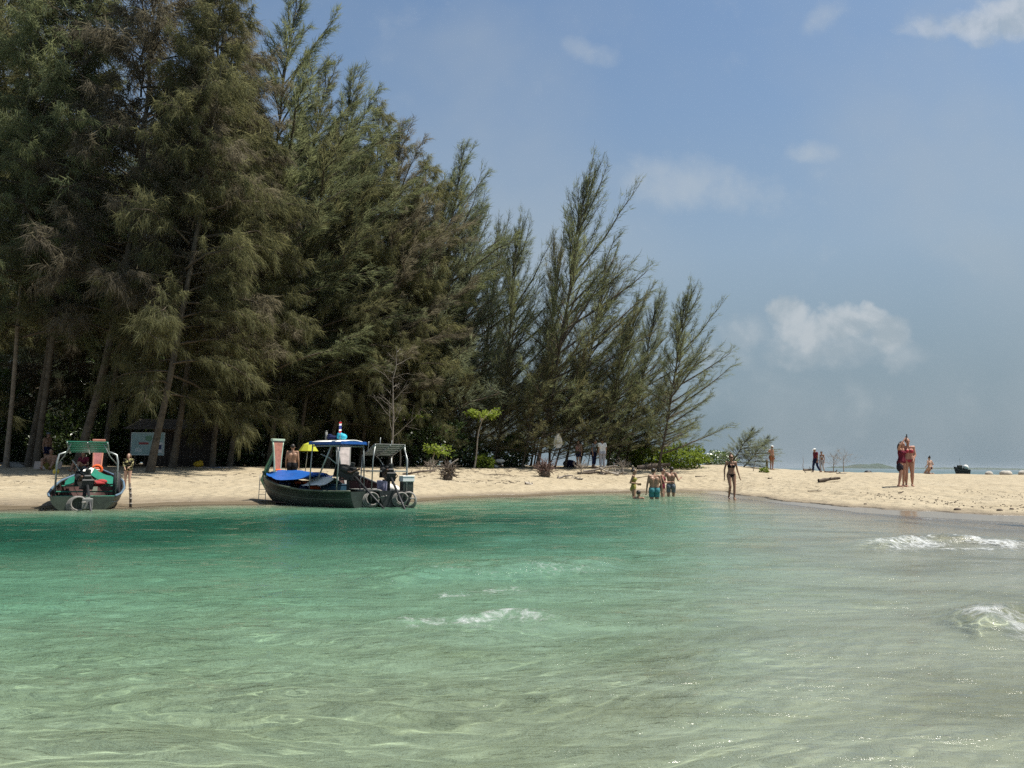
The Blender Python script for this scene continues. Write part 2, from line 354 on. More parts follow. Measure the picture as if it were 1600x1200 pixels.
# ------------------------------------------------------------------ water
ys = np.concatenate([np.geomspace(0.8, 2.6, 50)[:-1], np.geomspace(2.6, 42, 560), np.geomspace(42, 160, 60)[1:], np.geomspace(160, 9000, 24)[1:]])
us = np.concatenate([np.linspace(-2.6, -0.8, 50)[:-1], np.linspace(-0.8, 0.8, 430), np.linspace(0.8, 2.6, 50)[1:]])
X, Y = fan(ys, us); D = np.maximum(0, -ground_h(X, Y)); D = np.where(prof(X, Y) > 0, 0, D)
wr = np.random.default_rng(21)
eta = np.zeros_like(X)
cell = np.maximum(0.004 * Y, 0.007)
wx = X + 0.5 * fbm(X * 0.35, Y * 0.35, 70, 3); wy = Y + 0.6 * fbm(X * 0.3, Y * 0.45, 80, 3)
for k in range(58):
    lam = 0.13 * (2.6 / 0.13) ** (k / 57.0)
    th = R(90) + wr.normal(0.12, 0.42); kx, ky = math.cos(th) * 2 * math.pi / lam, math.sin(th) * 2 * math.pi / lam
    amp = 0.0050 * lam ** 0.80 * wr.uniform(.5, 1.3) * (0.85 + 0.8 * math.exp(-((lam - 0.25) / 0.12) ** 2) + 0.25 * math.exp(-((lam - 0.19) / 0.07) ** 2))
    fade = np.clip((lam / (cell * 4.5) - 1), 0, 1)
    env = np.clip(0.45 + 2.2 * vnoise(X * 0.5 / lam ** .5 + 9 * k, Y * 0.5 / lam ** .5, 90 + k), 0, 2)
    ph = kx * wx + ky * wy + wr.uniform(0, 6.28); s = np.sin(ph)
    eta += amp * fade * env * (s + 0.28 * np.cos(2 * ph))
calm = np.clip(D / 0.12, 0.0, 1) * np.clip(0.40 + D / 0.55, 0.5, 1)
eta *= calm
foam = np.zeros_like(X)
def breaker(pts, h, w, fo, fw, seed):
    """a small spilling wave along a line of (px, Y)"""
    global eta, foam
    xs = np.array([(p - 800) / F * q for p, q in pts]); yy = np.array([q for p, q in pts])
    cy_ = np.interp(X, xs, yy) + 0.35 * fbm(X * 0.9, Y * 0.0 + seed, seed, 3)
    L = xs[-1] - xs[0]; e = np.clip((X - xs[0]) / (0.22 * L), 0, 1) * np.clip((xs[-1] - X) / (0.22 * L), 0, 1); e = e * e * (3 - 2 * e)
    d = Y - cy_
    ridge = np.where(d < 0, np.exp(-(d / (w * 0.55)) ** 2), np.exp(-(d / (w * 1.5)) ** 2))
    rough = 1 + 0.5 * fbm(X * 3.5, Y * 3.5, seed + 5, 3)
    eta += h * e * ridge * rough
    foam = np.maximum(foam, fo * e * np.exp(-((d + fw * 0.35) / fw) ** 2) * np.clip(0.75 + 1.3 * fbm(X * 1.7, Y * 2.4, seed + 2, 3), 0, 1.2))
breaker([(1290, 11.6), (1440, 12.7), (1530, 12.5), (1800, 11.8)], 0.12, 0.55, 0.92, 0.55, 41)
breaker([(1350, 11.0), (1440, 11.5), (1520, 11.7), (1600, 11.8)], 0.03, 0.3, 0.72, 0.16, 48)
breaker([(1505, 5.8), (1565, 6.2), (1620, 6.35), (1680, 6.4)], 0.11, 0.36, 1.5, 0.52, 42)
breaker([(560, 8.4), (720, 8.6), (860, 9.0), (1010, 9.2)], 0.085, 0.55, 0.55, 0.42, 43)
breaker([(570, 5.95), (700, 6.25), (800, 6.45), (930, 6.1)], 0.04, 0.25, 0.80, 0.16, 44)
breaker([(660, 7.1), (720, 7.4), (800, 7.7), (850, 7.6)], 0.02, 0.25, 0.75, 0.22, 49)
breaker([(1190, 27.3), (1300, 21.8), (1450, 18.6), (1700, 16.4)], 0.02, 0.6, 0.62, 0.35, 45)
breaker([(1330, 19.0), (1480, 16.6), (1560, 15.6), (1800, 14.4)], 0.02, 0.4, 0.5, 0.22, 47)
foam = np.clip(foam, 0, 1.3)
W = np.stack([X.ravel(), Y.ravel(), eta.ravel()], 1)
m = bpy.data.materials.new('water'); m.use_nodes = True; t = m.node_tree; t.nodes.clear(); N, M, MIX, RAMP = nt(t)
pos = N('ShaderNodeNewGeometry').outputs['Position']
dep = N('ShaderNodeAttribute', attribute_name='depth').outputs['Fac']
fo = N('ShaderNodeAttribute', attribute_name='foam').outputs['Fac']
def noise(sc, vec=(1, 1, 1), det=4.0, rough=.55, dist=0.0):
    mp = N('ShaderNodeMapping', i_0=pos); mp.inputs['Scale'].default_value = vec
    return N('ShaderNodeTexNoise', i_Vector=mp.outputs[0], i_Scale=sc, i_Detail=det, i_Roughness=rough, i_Distortion=dist).outputs[0]
silt = noise(0.35, (1, 1.6, 1), 5.0)
# light that reaches the sand and comes back: stronger tint with depth (round trip through the water)
dd = M('MULTIPLY', dep, M('MULTIPLY_ADD', silt, 0.5, 0.75))
def beer(a): return M('POWER', 2.718, M('MULTIPLY', dd, -a))
tint = N('ShaderNodeCombineColor', i_0=beer(0.75), i_1=beer(0.10), i_2=beer(0.26)).outputs[0]
turb = M('SUBTRACT', 1.0, beer(1.25))
silt2 = noise(1.3, (1, 1.5, 1), 6.0)
body_c = RAMP(dd, [(0.0, (0.375, 0.355, 0.265)), (0.14, (0.36, 0.375, 0.265)), (0.32, (0.285, 0.395, 0.265)), (0.58, (0.145, 0.315, 0.205)), (0.85, (0.03, 0.135, 0.085)), (1.0, (0.012, 0.08, 0.052))])
trs = N('ShaderNodeBsdfRefraction', i_Color=tint, i_IOR=1.33, i_Roughness=0.0)
b1 = noise(3.2, (0.75, 1.25, 1), 6.0, .62, 0.6); b2 = noise(13.0, (0.8, 1.3, 1), 5.0, .6, 0.4)
b3 = noise(5.5, (0.45, 1.5, 1), 5.0, .6, 0.5)
hh = M('ADD', M('ADD', M('MULTIPLY', b1, 0.029), M('MULTIPLY', b2, 0.006)), M('MULTIPLY', b3, 0.026))
dif = N('ShaderNodeBsdfDiffuse', i_Color=body_c, i_Normal=N('ShaderNodeBump', i_Height=hh, i_Strength=1.0, i_Distance=3.2).outputs[0])
body = N('ShaderNodeMixShader', i_0=turb, i_1=trs.outputs[0], i_2=dif.outputs[0])
bmp = N('ShaderNodeBump', i_Height=hh, i_Strength=1.0, i_Distance=1.0)
fr = N('ShaderNodeFresnel', i_IOR=1.33, i_Normal=bmp.outputs[0]).outputs[0]
gl = N('ShaderNodeBsdfGlossy', i_Color=(1, 1, 1, 1), i_Roughness=0.11, i_Normal=bmp.outputs[0])
srf = N('ShaderNodeMixShader', i_0=fr, i_1=body.outputs[0], i_2=gl.outputs[0])
fn = N('ShaderNodeTexNoise', i_Vector=pos, i_Scale=8.0, i_Detail=10.0, i_Roughness=0.78, i_Distortion=1.2).outputs[0]
vor = N('ShaderNodeTexVoronoi', i_Vector=pos, i_Scale=16.0, feature='DISTANCE_TO_EDGE').outputs[0]
vor2 = N('ShaderNodeTexVoronoi', i_Vector=N('ShaderNodeVectorMath', operation='ADD', i_0=pos, i_1=N('ShaderNodeVectorMath', operation='SCALE', i_0=N('ShaderNodeTexNoise', i_Vector=pos, i_Scale=6.0, i_Detail=4.0).outputs['Color'], i_Scale=0.22).outputs[0]).outputs[0], i_Scale=7.0, feature='DISTANCE_TO_EDGE').outputs[0]
fm = M('ADD', M('MULTIPLY', fo, 0.50), M('SUBTRACT', M('MULTIPLY', fn, 0.95), M('ADD', M('MULTIPLY', vor, 0.30), M('MULTIPLY', M('MINIMUM', vor2, 0.25), 0.9))))
fmask = M('MULTIPLY', N('ShaderNodeMapRange', interpolation_type='SMOOTHSTEP', i_0=fm, i_1=0.57, i_2=1.02).outputs[0], 0.78)
fmask = M('MULTIPLY', fmask, N('ShaderNodeMapRange', i_0=fo, i_1=0.04, i_2=0.2).outputs[0])
fb = N('ShaderNodeBump', i_Height=fn, i_Strength=1.0, i_Distance=0.06)
fd = N('ShaderNodeBsdfDiffuse', i_Color=(0.66, 0.68, 0.68, 1), i_Normal=fb.outputs[0])
out = N('ShaderNodeMixShader', i_0=fmask, i_1=srf.outputs[0], i_2=fd.outputs[0])
N('ShaderNodeOutputMaterial', i_Surface=out.outputs[0]); WATER = m
w = link('sea_water', np_mesh('sea_water', W, grid_faces(*X.shape), 4, WATER, True, {'depth': D, 'foam': foam})); tag(w, kind='structure')
# sunlight is refracted by the waves on to the sand below
sd.cycles.is_caustics_light = True; w.cycles.is_caustics_caster = True; g.cycles.is_caustics_receiver = True

# ------------------------------------------------------------------ trees
BARK = mat('bark', (0.10, 0.086, 0.067), 0.95, 0.3, 5.0, 0.03, 14.0, 0.1)
BARK_PALE = mat('bark_pale', (0.19, 0.16, 0.125), 0.95, 0.25, 6.0, 0.02, 14.0, 0.1)
TWIG = mat('twig', (0.10, 0.082, 0.062), 0.95, 0.25, 8.0, 0.0, 10, 0.1)
NEEDLE = leaf_mat('needles_olive', [(0.0, (0.066, 0.074, 0.046)), (0.45, (0.142, 0.146, 0.076)), (1.0, (0.235, 0.222, 0.098))], 0.5)
NEEDLE_G = leaf_mat('needles_green', [(0.0, (0.08, 0.100, 0.064)), (0.5, (0.16, 0.188, 0.098)), (1.0, (0.25, 0.262, 0.12))], 0.5)
NEEDLE_B = leaf_mat('needles_brown', [(0.0, (0.09, 0.080, 0.064)), (0.5, (0.158, 0.140, 0.10)), (1.0, (0.215, 0.192, 0.12))], 0.5)
NEEDLE_T = leaf_mat('needles_teal', [(0.0, (0.090, 0.116, 0.092)), (0.5, (0.168, 0.20, 0.138)), (1.0, (0.25, 0.268, 0.145))], 0.5)
LEAF = leaf_mat('leaves_dark', [(0.0, (0.036, 0.062, 0.026)), (0.5, (0.075, 0.125, 0.04)), (1.0, (0.13, 0.19, 0.05))], 0.35, 0.3)
LEAF_Y = leaf_mat('leaves_bright', [(0.0, (0.055, 0.095, 0.018)), (0.5, (0.13, 0.19, 0.03)), (1.0, (0.24, 0.29, 0.055))], 0.45, 0.0)

def nrm(a): return a / np.maximum(np.linalg.norm(a, axis=-1, keepdims=True), 1e-9)
def tube_np(P, rad, n):
    """tapered tube along points P (k,3); returns verts, quads"""
    P = np.asarray(P, float); k = len(P); d = np.gradient(P, axis=0); d = nrm(d)
    ref = np.where(np.abs(d[:, 2:3]) < 0.9, np.array([[0, 0, 1.0]]), np.array([[1.0, 0, 0]]))
    a = nrm(np.cross(d, ref)); b = np.cross(a, d); th = np.arange(n) * 2 * math.pi / n
    V = P[:, None, :] + (a[:, None, :] * np.cos(th)[None, :, None] + b[:, None, :] * np.sin(th)[None, :, None]) * np.asarray(rad)[:, None, None]
    i = np.arange(k - 1)[:, None] * n; j = np.arange(n)[None, :]; j2 = (j + 1) % n
    return V.reshape(-1, 3), np.stack([i + j, i + j2, i + n + j2, i + n + j], -1).reshape(-1, 4)
class Acc:
    def __init__(s): s.V = []; s.F = []; s.n = 0
    def add(s, v, f): s.V.append(v); s.F.append(f + s.n); s.n += len(v)
    def get(s): return np.concatenate(s.V), np.concatenate(s.F)

def casuarina(name, seed, H, r0, t0, Lmax, prof_, nb, up, sag, nsec, nstr, slen, hang, bend=0.10, wind=0.25, sw=0.026, dead=0.0, plume=False):
    """a she-oak: bent tapered trunk, whorled ascending limbs, twigs and drooping needle sprays"""
    g = np.random.default_rng(seed)
    t = np.linspace(0, 1, 18)
    tx = bend * H * (1 - (1 - t) ** 1.7) * 0.75 + 0.03 * H * np.cumsum(g.normal(0, .16, 18)) * t
    ty = 0.03 * H * np.cumsum(g.normal(0, .16, 18)) * t
    T = np.stack([tx, ty, t * H - 0.25 * (t == 0)], 1)
    tr = r0 * (1 - t) ** 0.85 + 0.015; tr[0] *= 1.4; tr[1] *= 1.04
    trunk = tube_np(T, tr, 9)
    br = Acc(); SB = []; SD = []; SL = []; ST = []; SWD = []
    for b in range(nb):
        q = (b + g.uniform(0, 1)) / nb; tt = t0 + (0.985 - t0) * q ** 0.9
        base = np.array([np.interp(tt, t, T[:, k]) for k in range(3)])
        L = Lmax * np.interp(q, *prof_) * (g.uniform(0.55, 1.12) if not plume else (g.uniform(.45, 1.0) if g.uniform() > .2 else g.uniform(1.05, 1.3)))
        az = b * 2.4 + g.uniform(-.5, .5)
        L *= 1 + wind * math.cos(az)
        e0 = R(np.interp(q, [0, 1], up)) + g.normal(0, .12)
        steps = 7; d = []
        for j in range(steps):
            e = e0 - R(sag) * (j / (steps - 1)) ** 1.3 * g.uniform(.7, 1.2); a = az + 0.12 * j * g.normal(0, 1)
            if wind: a = math.atan2(math.sin(a), math.cos(a) + wind * 0.25 * j / steps)
            d.append((math.cos(e) * math.cos(a), math.cos(e) * math.sin(a), math.sin(e)))
        d = np.array(d); P = np.concatenate([base[None], base + np.cumsum(d * L / steps, 0)])
        rb = np.clip(0.013 * L * (1 - np.linspace(0, 1, 8)) + 0.006, 0.006, tr[0] * 0.4)
        br.add(*tube_np(P, rb, 4))
        ctint = g.uniform(0.15, 0.85) * 0.6 + 0.25 * np.interp(q, [0, 1], [0.2, 0.5])
        if plume and q > .55: nst = nstr * (1 - .45 * (q - .55) / .45)
        else: nst = nstr
        ns = max(2, int(round(nsec * min(1.25, 0.10 + L / (0.75 * Lmax)))))
        for s in range(ns):
            w = 0.16 + 0.84 * (s + g.uniform(0, 1)) / ns
            pb = np.array([np.interp(w, np.linspace(0, 1, 8), P[:, k]) for k in range(3)]); db = d[min(int(w * steps), steps - 1)]
            rnd = nrm(g.normal(0, 1, 3)); rnd = rnd - db * rnd.dot(db)
            ds = nrm(db * 0.75 + nrm(rnd) * g.uniform(.35, .95) + np.array([0.10 * wind * 4, 0, 0.18])) if not plume else nrm(db + nrm(rnd) * g.uniform(.2, .62) + np.array([0.05, 0, 0.22]))
            if plume: Ls = (L * 0.24 * (1.25 - w) + 0.16) * g.uniform(.6, 1.25)
            else: Ls = L * 0.36 * (1.12 - w) * g.uniform(.6, 1.2) + 0.16 + 0.05 * min(L, 3)
            Q = np.stack([pb, pb + ds * Ls * .5, pb + nrm(ds + np.array([0, 0, -0.22 * hang])) * Ls])
            br.add(*tube_np(Q, [0.009, 0.007, 0.003], 3))
            if g.uniform() < dead: continue
            n = max(4, int(nst * (0.10 + Ls * 0.62) * g.uniform(.6, 1.25)))
            f = g.uniform(0.05, 1, n) ** 0.75
            pos = np.where(f[:, None] < .5, Q[0] + (Q[1] - Q[0]) * f[:, None] * 2, Q[1] + (Q[2] - Q[1]) * (f[:, None] - .5) * 2)
            pos = pos + g.normal(0, 0.05, (n, 3))
            if plume: dr = nrm(ds * 1.0 + g.normal(0, .27, (n, 3)) + np.array([.06, 0, -hang * .5]) * g.uniform(.3, 1.5, (n, 1)))
            else: dr = nrm(ds * (1.0 - 0.45 * hang) + g.normal(0, .36, (n, 3)) + np.array([0.12 * wind * 4, 0, -hang * 0.9]) * g.uniform(.4, 1.3, (n, 1)))
            SB.append(pos); SD.append(dr); SL.append(slen * g.uniform(.55, 1.25, n)); ST.append(np.clip(ctint + g.normal(0, .10, n) + 0.12 * (f - .5), 0, 1))
    B = np.concatenate(SB); Dv = np.concatenate(SD); Ln = np.concatenate(SL); Ti = np.concatenate(ST)
    side = nrm(np.cross(Dv, g.normal(0, 1, Dv.shape))); wd = sw * g.uniform(.7, 1.4, (len(B), 1))
    drop = np.array([0, 0, -1.0]) * (hang * 0.10 * Ln)[:, None]
    V = np.stack([B - side * wd * .5, B + side * wd * .5, B + Dv * Ln[:, None] + drop], 1).reshape(-1, 3)
    Fc = np.arange(len(V)).reshape(-1, 3)
    mt = np_mesh('trunk', *trunk, 4, BARK, True); mb = np_mesh('branches', *br.get(), 4, TWIG, True)
    mc = np_mesh('crown', V, Fc, 3, NEEDLE, False, {'tint': np.repeat(Ti, 3)})
    return dict(H=H, top=T[-1], trunk=mt, branches=mb, crown=mc)

PA = ([0, .10, .32, .6, .85, 1.0], [.85, 1.0, .92, .66, .36, .10])
PB = ([0, .12, .4, .7, .9, 1.0], [.85, 1.0, .86, .60, .36, .14])
OLD = [casuarina('a', 11, 24, .115, .13, 4.8, PA, 98, (2, 62), 44, 18, 78, .46, 1.0, .13, .18, .024),
       casuarina('b', 12, 24, .10, .17, 4.2, PA, 92, (10, 64), 36, 17, 76, .44, .9, .10, .22, .024),
       casuarina('c', 13, 24, .12, .10, 5.2, PA, 96, (-4, 58), 42, 19, 78, .48, 1.1, .16, .15, .024),
       casuarina('d', 14, 24, .09, .20, 3.5, PA, 96, (20, 72), 26, 15, 66, .40, .70, .08, .22, .024)]
OLD.append(casuarina('h', 17, 24, .11, .21, 4.4, PA, 88, (8, 62), 40, 17, 74, .44, 1.0, .15, .18, .024))
THIN = casuarina('t', 15, 24, .10, .22, 3.9, PA, 76, (15, 60), 36, 15, 34, .42, .8, .12, .2, .030, .45)
YOUNG = [casuarina('e', 21, 14, .085, .10, 4.8, PB, 92, (22, 78), -6, 17, 34, .40, .50, .10, .36, .020, 0, True),
         casuarina('f', 22, 14, .075, .08, 4.2, PB, 84, (28, 80), -10, 16, 32, .38, .42, .12, .42, .020, 0, True),
         casuarina('g', 23, 14, .09, .10, 5.2, PB, 94, (16, 76), -2, 18, 34, .42, .60, .08, .34, .020, 0, True)]
OLD += [casuarina('i', 18, 24, .10, .16, 5.6, PA, 92, (14, 74), 8, 20, 56, .44, .75, .12, .3, .022, 0, True)]

def slot_mat(o, m):
    o.material_slots[0].link = 'OBJECT'; o.material_slots[0].material = m
def tree(pr, base, top, label, group, needle=None, bark=None, flip=1, turn=0.0, wide=1.0, name='casuarina_tree', girth=1.0):
    """stand one tree at base with its tip at top"""
    d = Vector(top) - Vector(base); s = d.length / Vector(pr['top']).length
    o = thing(name, label, 'tree', base, 0, group)
    q = Matrix.Rotation(turn, 3, 'Z') @ Matrix.Diagonal((1, flip, 1))
    v = (q @ Vector(pr['top'])).normalized(); al = v.rotation_difference(d.normalized()).to_matrix()
    Mx = (al @ q @ Matrix.Diagonal((s * wide, s * wide, s))).to_4x4(); Mx.translation = base
    o.matrix_world = Mx
    for part in ('trunk', 'branches', 'crown'):
        c = link(part, pr[part], o)
        if part == 'crown' and needle: slot_mat(c, needle)
        if part == 'trunk' and bark: slot_mat(c, bark)
        if part == 'trunk': c.scale = (girth, girth, 1)
    return o

g = np.random.default_rng(5)
A_FRONT = [  # base px, distance, tip px, tip py, prototype, needle, label
 (8, 36.0, 75, -150, 5, NEEDLE_G, 'thin pale leaning casuarina at the left edge, in front of the other trunks', BARK_PALE),
 (42, 38.0, 130, -130, 5, NEEDLE, 'tall casuarina behind the left end of the beach, beside the pale leaning trunk', None),
 (55, 36.5, 165, -170, 4, NEEDLE_G, 'thick leaning casuarina trunk left of the sitting man on the beach', None),
 (118, 35.0, 235, -160, 5, NEEDLE_B, 'thickest trunked casuarina rising behind the small green roofed boat', None),
 (160, 39.0, 262, -120, 4, NEEDLE_B, 'sparse brown half bare casuarina between the small boat and the notice board', None),
 (233, 33.5, 352, -95, 0, NEEDLE, 'big leaning casuarina whose roots show in front of the notice board', None),
 (268, 36.5, 338, -45, 5, NEEDLE_B, 'leaning casuarina in front of the open hut', None),
 (330, 38.0, 372, 45, 2, NEEDLE, 'broad olive casuarina just right of the hut, with the lowest hanging foliage', None),
 (358, 40.0, 462, -25, 6, NEEDLE_G, 'tallest narrow casuarina whose spire stands clear against the sky', None),
 (418, 41.5, 502, 105, 6, NEEDLE, 'olive casuarina behind the upright prow of the blue roofed boat', None),
 (462, 42.5, 548, 108, 6, NEEDLE_G, 'casuarina with twin feathery tips behind the yellow parasol', None),
 (510, 43.5, 588, 152, 2, NEEDLE, 'casuarina rising behind the blue canopy of the boat', None),
 (562, 45.0, 618, 195, 6, NEEDLE_B, 'brownish casuarina behind the two boats, right of the blue canopy', None),
 (606, 46.0, 652, 240, 2, NEEDLE, 'casuarina behind the bare dead sapling', None),
 (640, 47.5, 716, 226, 6, NEEDLE_G, 'casuarina at the right end of the tall trees, its tip leaning out to the right', None)]
for bx, Yd, tx_, ty_, k, nm, lab, bk in A_FRONT:
    pr = THIN if k == 4 else OLD[{5: 4, 6: 5}.get(k, k)]
    b = spot(bx, Yd, -0.05); tree(pr, b, at(tx_, ty_, Yd + g.uniform(-.6, 1.0)), lab, 'casuarinas along the front of the forest', nm, bk, 1 if g.uniform() < .5 else -1, g.uniform(-.5, .5), g.uniform(.95, 1.15), girth=1.15 if bx in (118, 233) else 0.7 if bx == 8 else 1)
SX = [-700, 0, 60, 200, 330, 345, 380, 420, 500, 560, 610, 650, 700, 745, 780, 815, 850, 900, 950, 1000, 1040, 1100]
SY = [-160, -120, 190, 190, 20, 60, 110, 130, 150, 190, 235, 280, 370, 420, 440, 470, 480, 480, 540, 560, 600, 660]
def filler(pxs, Ys, protos, needles, label, group, lower=(10, 90), lean=(20, 90), dh=None):
    for i, px in enumerate(pxs):
        Yd = Ys[0] + (Ys[1] - Ys[0]) * g.uniform(); tx_ = px + g.uniform(*lean); ty_ = np.interp(tx_, SX, SY) + g.uniform(*lower)
        b = spot(px + g.uniform(-12, 12), Yd, -0.05)
        k = int(g.integers(len(protos))); n = needles[int(g.integers(len(needles)))]
        tree(protos[k], b, at(tx_, ty_, Yd), label, group, n, None, 1 if g.uniform() < .5 else -1, g.uniform(-.6, .6), g.uniform(.9, 1.15))
filler(range(-420, -10, 62), (34, 44), OLD, [NEEDLE, NEEDLE_G, NEEDLE_B], 'tall casuarina standing beyond the left edge of the view', 'casuarinas beyond the left edge', (-60, 60))
filler(range(10, 640, 46), (47, 54), OLD + [THIN], [NEEDLE, NEEDLE_G, NEEDLE_B, NEEDLE_T], 'tall casuarina in the shade behind the front row, seen between its trunks', 'casuarinas in the middle of the forest', (10, 80))
filler(range(-20, 660, 50), (58, 72), OLD, [NEEDLE_G, NEEDLE_T, NEEDLE], 'tall casuarina far back in the forest, mostly hidden by nearer crowns', 'casuarinas at the back of the forest', (20, 110))

B_FRONT = [
 (662, 47.5, 694, 296, 2, NEEDLE_T, 'teal casuarina beside the sky gap right of the tall trees'),
 (694, 49, 744, 342, 0, NEEDLE_T, 'slim grey green casuarina behind the broadleaf sapling'),
 (738, 51, 782, 350, 1, NEEDLE_T, 'slim casuarina just right of the broadleaf sapling, its tip among the lower ones'),
 (775, 47.5, 818, 362, 0, NEEDLE_G, 'bright green bushy casuarina left of the tall pointed one'),
 (838, 46.0, 926, 280, 0, NEEDLE_G, 'tall pointed casuarina standing highest above the right half of the grove'),
 (858, 48.5, 868, 372, 1, NEEDLE, 'straight casuarina close beside the tall pointed one'),
 (882, 47.0, 950, 415, 2, NEEDLE, 'olive casuarina with upswept boughs right of the tall pointed one'),
 (925, 47.0, 998, 462, 1, NEEDLE_G, 'casuarina above the picnickers in the shade, its tip leaning right'),
 (950, 48.0, 976, 505, 2, NEEDLE_G, 'feathery casuarina directly behind the white shirted picnicker'),
 (975, 49.0, 1030, 470, 0, NEEDLE_T, 'feathery casuarina behind the driftwood heap, filling the gap left of the rightmost one'),
 (1027, 44.5, 1074, 462, 0, NEEDLE_G, 'rightmost casuarina, thin dark trunk with boughs reaching out over the sand')]
for bx, Yd, tx_, ty_, k, nm, lab in B_FRONT:
    tree(YOUNG[k], spot(bx, Yd, -0.05), at(tx_, ty_, Yd), lab, 'younger casuarinas at the end of the grove', nm, TWIG, 1 if g.uniform() < .5 else -1, g.uniform(-.3, .3), (1.0 if bx > 1000 else g.uniform(.76, .95)))
filler(range(650, 1010, 24), (51, 64), YOUNG, [NEEDLE_T, NEEDLE_G, NEEDLE], 'young casuarina inside the grove behind its front row', 'young casuarinas inside the grove', (10, 120), (10, 60))
for px, Yd, tp, ty_, k, wd, lab in ((706, 46.5, 722, 585, 2, 1.3, 'low bushy casuarina left of the broadleaf sapling'), (770, 46.0, 790, 570, 0, 1.35, 'low bushy casuarina right of the broadleaf sapling'), (815, 45.5, 842, 560, 2, 1.35, 'olive bushy casuarina above the red root stump'), (866, 46.5, 900, 575, 1, 1.5, 'low olive casuarina just right of the hanging white cloth'), (905, 47.5, 930, 560, 2, 1.3, 'bushy casuarina above the person with a pink top'), (960, 48.0, 990, 585, 0, 1.5, 'low casuarina at the dark green bush behind the driftwood heap'), (1000, 48.5, 1030, 600, 2, 1.3, 'low casuarina between the driftwood heap and the rightmost trunk')):
    tree(YOUNG[k], spot(px, Yd, -0.05), at(tp, ty_, Yd), lab, 'low bushy casuarinas in front of the grove', NEEDLE if k != 1 else NEEDLE_G, None, 1 if g.uniform() < .5 else -1, g.uniform(-.5, .5), wd)
for px, Yd, tp, ty_, lab in ((1138, 56, 1166, 664, 'small wispy casuarina shrub alone on the sand crest, right of the grove'), (1160, 57, 1192, 676, 'lower wind bent casuarina shrub on the sand crest, rightmost of the pair')):
    tree(YOUNG[1], spot(px, Yd, -0.1), at(tp, ty_, Yd), lab, 'casuarina shrubs on the crest', NEEDLE_T, TWIG, 1, 0.2, 2.6, 'casuarina_shrub')

# dead sapling in front of the boats' right end
dead = casuarina('x', 31, 7, .07, .35, 1.7, PB, 16, (30, 62), 5, 7, 10, .3, .3, .05, .1, .02, 1.0) if False else None
TWIG_G = mat('dead_twig', (0.17, 0.15, 0.125), 0.95, 0.25, 8.0)
def bare_tree(base, H, label, name, matl, seed, nb=16, spread=1.6, r0=0.06):
    gg = np.random.default_rng(seed); o = thing(name, label, 'tree', base)
    t = np.linspace(0, 1, 12); T = np.stack([.02 * H * np.cumsum(gg.normal(0, .4, 12)) * t + .03 * H * t, .02 * H * np.cumsum(gg.normal(0, .4, 12)) * t, t * H], 1)
    link('trunk', np_mesh('trunk', *tube_np(T, r0 * (1 - t) ** .8 + .008, 8), 4, matl, True), o)
    for b in range(nb):
        a = Acc(); tt = .28 + .7 * b / nb; p = np.array([np.interp(tt, t, T[:, k]) for k in range(3)]); az = b * 2.4; L = spread * (1.15 - tt * .8) * gg.uniform(.6, 1.2)
        P = [p]; e = R(gg.uniform(20, 55))
        for j in range(5):
            az += gg.normal(0, .18); e += gg.normal(0, .12); P.append(P[-1] + np.array([math.cos(e) * math.cos(az), math.cos(e) * math.sin(az), math.sin(e)]) * L / 5)
        P = np.array(P); a.add(*tube_np(P, np.linspace(r0 * .28, .004, 6), 4))
        for s in range(5):
            q = P[1 + int(gg.integers(4))]; dd = nrm((P[5] - P[0]) / L + gg.normal(0, .6, 3)); a.add(*tube_np(np.array([q, q + dd * L * .2, q + dd * L * .42 + gg.normal(0, .03, 3)]), [.006, .005, .002], 3))
        link('branch', np_mesh('branch', *a.get(), 4, matl, True), o)
    return o
PALEWOOD = mat('weathered_wood', (0.36, 0.32, 0.27), 0.9, 0.25, 9.0, 0.01, 30, 0.15)
DRYWOOD = mat('dark_driftwood', (0.13, 0.105, 0.085), 0.95, 0.3, 7.0, 0.015, 25, 0.1)
GREYWOOD = mat('grey_driftwood', (0.27, 0.235, 0.20), 0.95, 0.3, 7.0, 0.015, 25, 0.1)
bare_tree(spot(611, 36.5), 6.1, 'leafless grey sapling with thin twigs beside the grey canopy boat', 'bare_tree', TWIG_G, 3, 20, 1.9, .05)

# broadleaf plants
def leaf_cloud(seed, n, box, leaf, flat=0.0):
    """n leaves (bent quads) on the outside of a lumpy volume; returns mesh"""
    gg = np.random.default_rng(seed); d = nrm(gg.normal(0, 1, (n, 3))); rr = gg.uniform(.45, 1, (n, 1)) ** .5
    lump = 1 + .28 * np.sin(d[:, :1] * 5 + seed) * np.cos(d[:, 1:2] * 4 - seed) + .2 * np.sin(d[:, 2:] * 7 + d[:, :1] * 3)
    C = d * rr * lump * np.array(box) * .5; C[:, 2] += box[2] * .5; C[:, 2] = np.maximum(C[:, 2], .05 * box[2])
    ax = nrm(d * .6 + gg.normal(0, .6, (n, 3)) + np.array([0, 0, .35])); nn = nrm(np.cross(ax, gg.normal(0, 1, (n, 3))) + np.array([0, 0, flat])); sd_ = nrm(np.cross(ax, nn))
    L = leaf * gg.uniform(.6, 1.3, (n, 1)); w = L * .27
    V = np.stack([C, C + ax * L * .5 - sd_ * w + nn * L * .06, C + ax * L - nn * L * .10, C + ax * L * .5 + sd_ * w + nn * L * .06], 1).reshape(-1, 3)
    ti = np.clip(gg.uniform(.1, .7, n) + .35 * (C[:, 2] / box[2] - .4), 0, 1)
    return np_mesh('foliage', V, np.arange(n * 4).reshape(-1, 4), 4, LEAF, False, {'tint': np.repeat(ti, 4)})
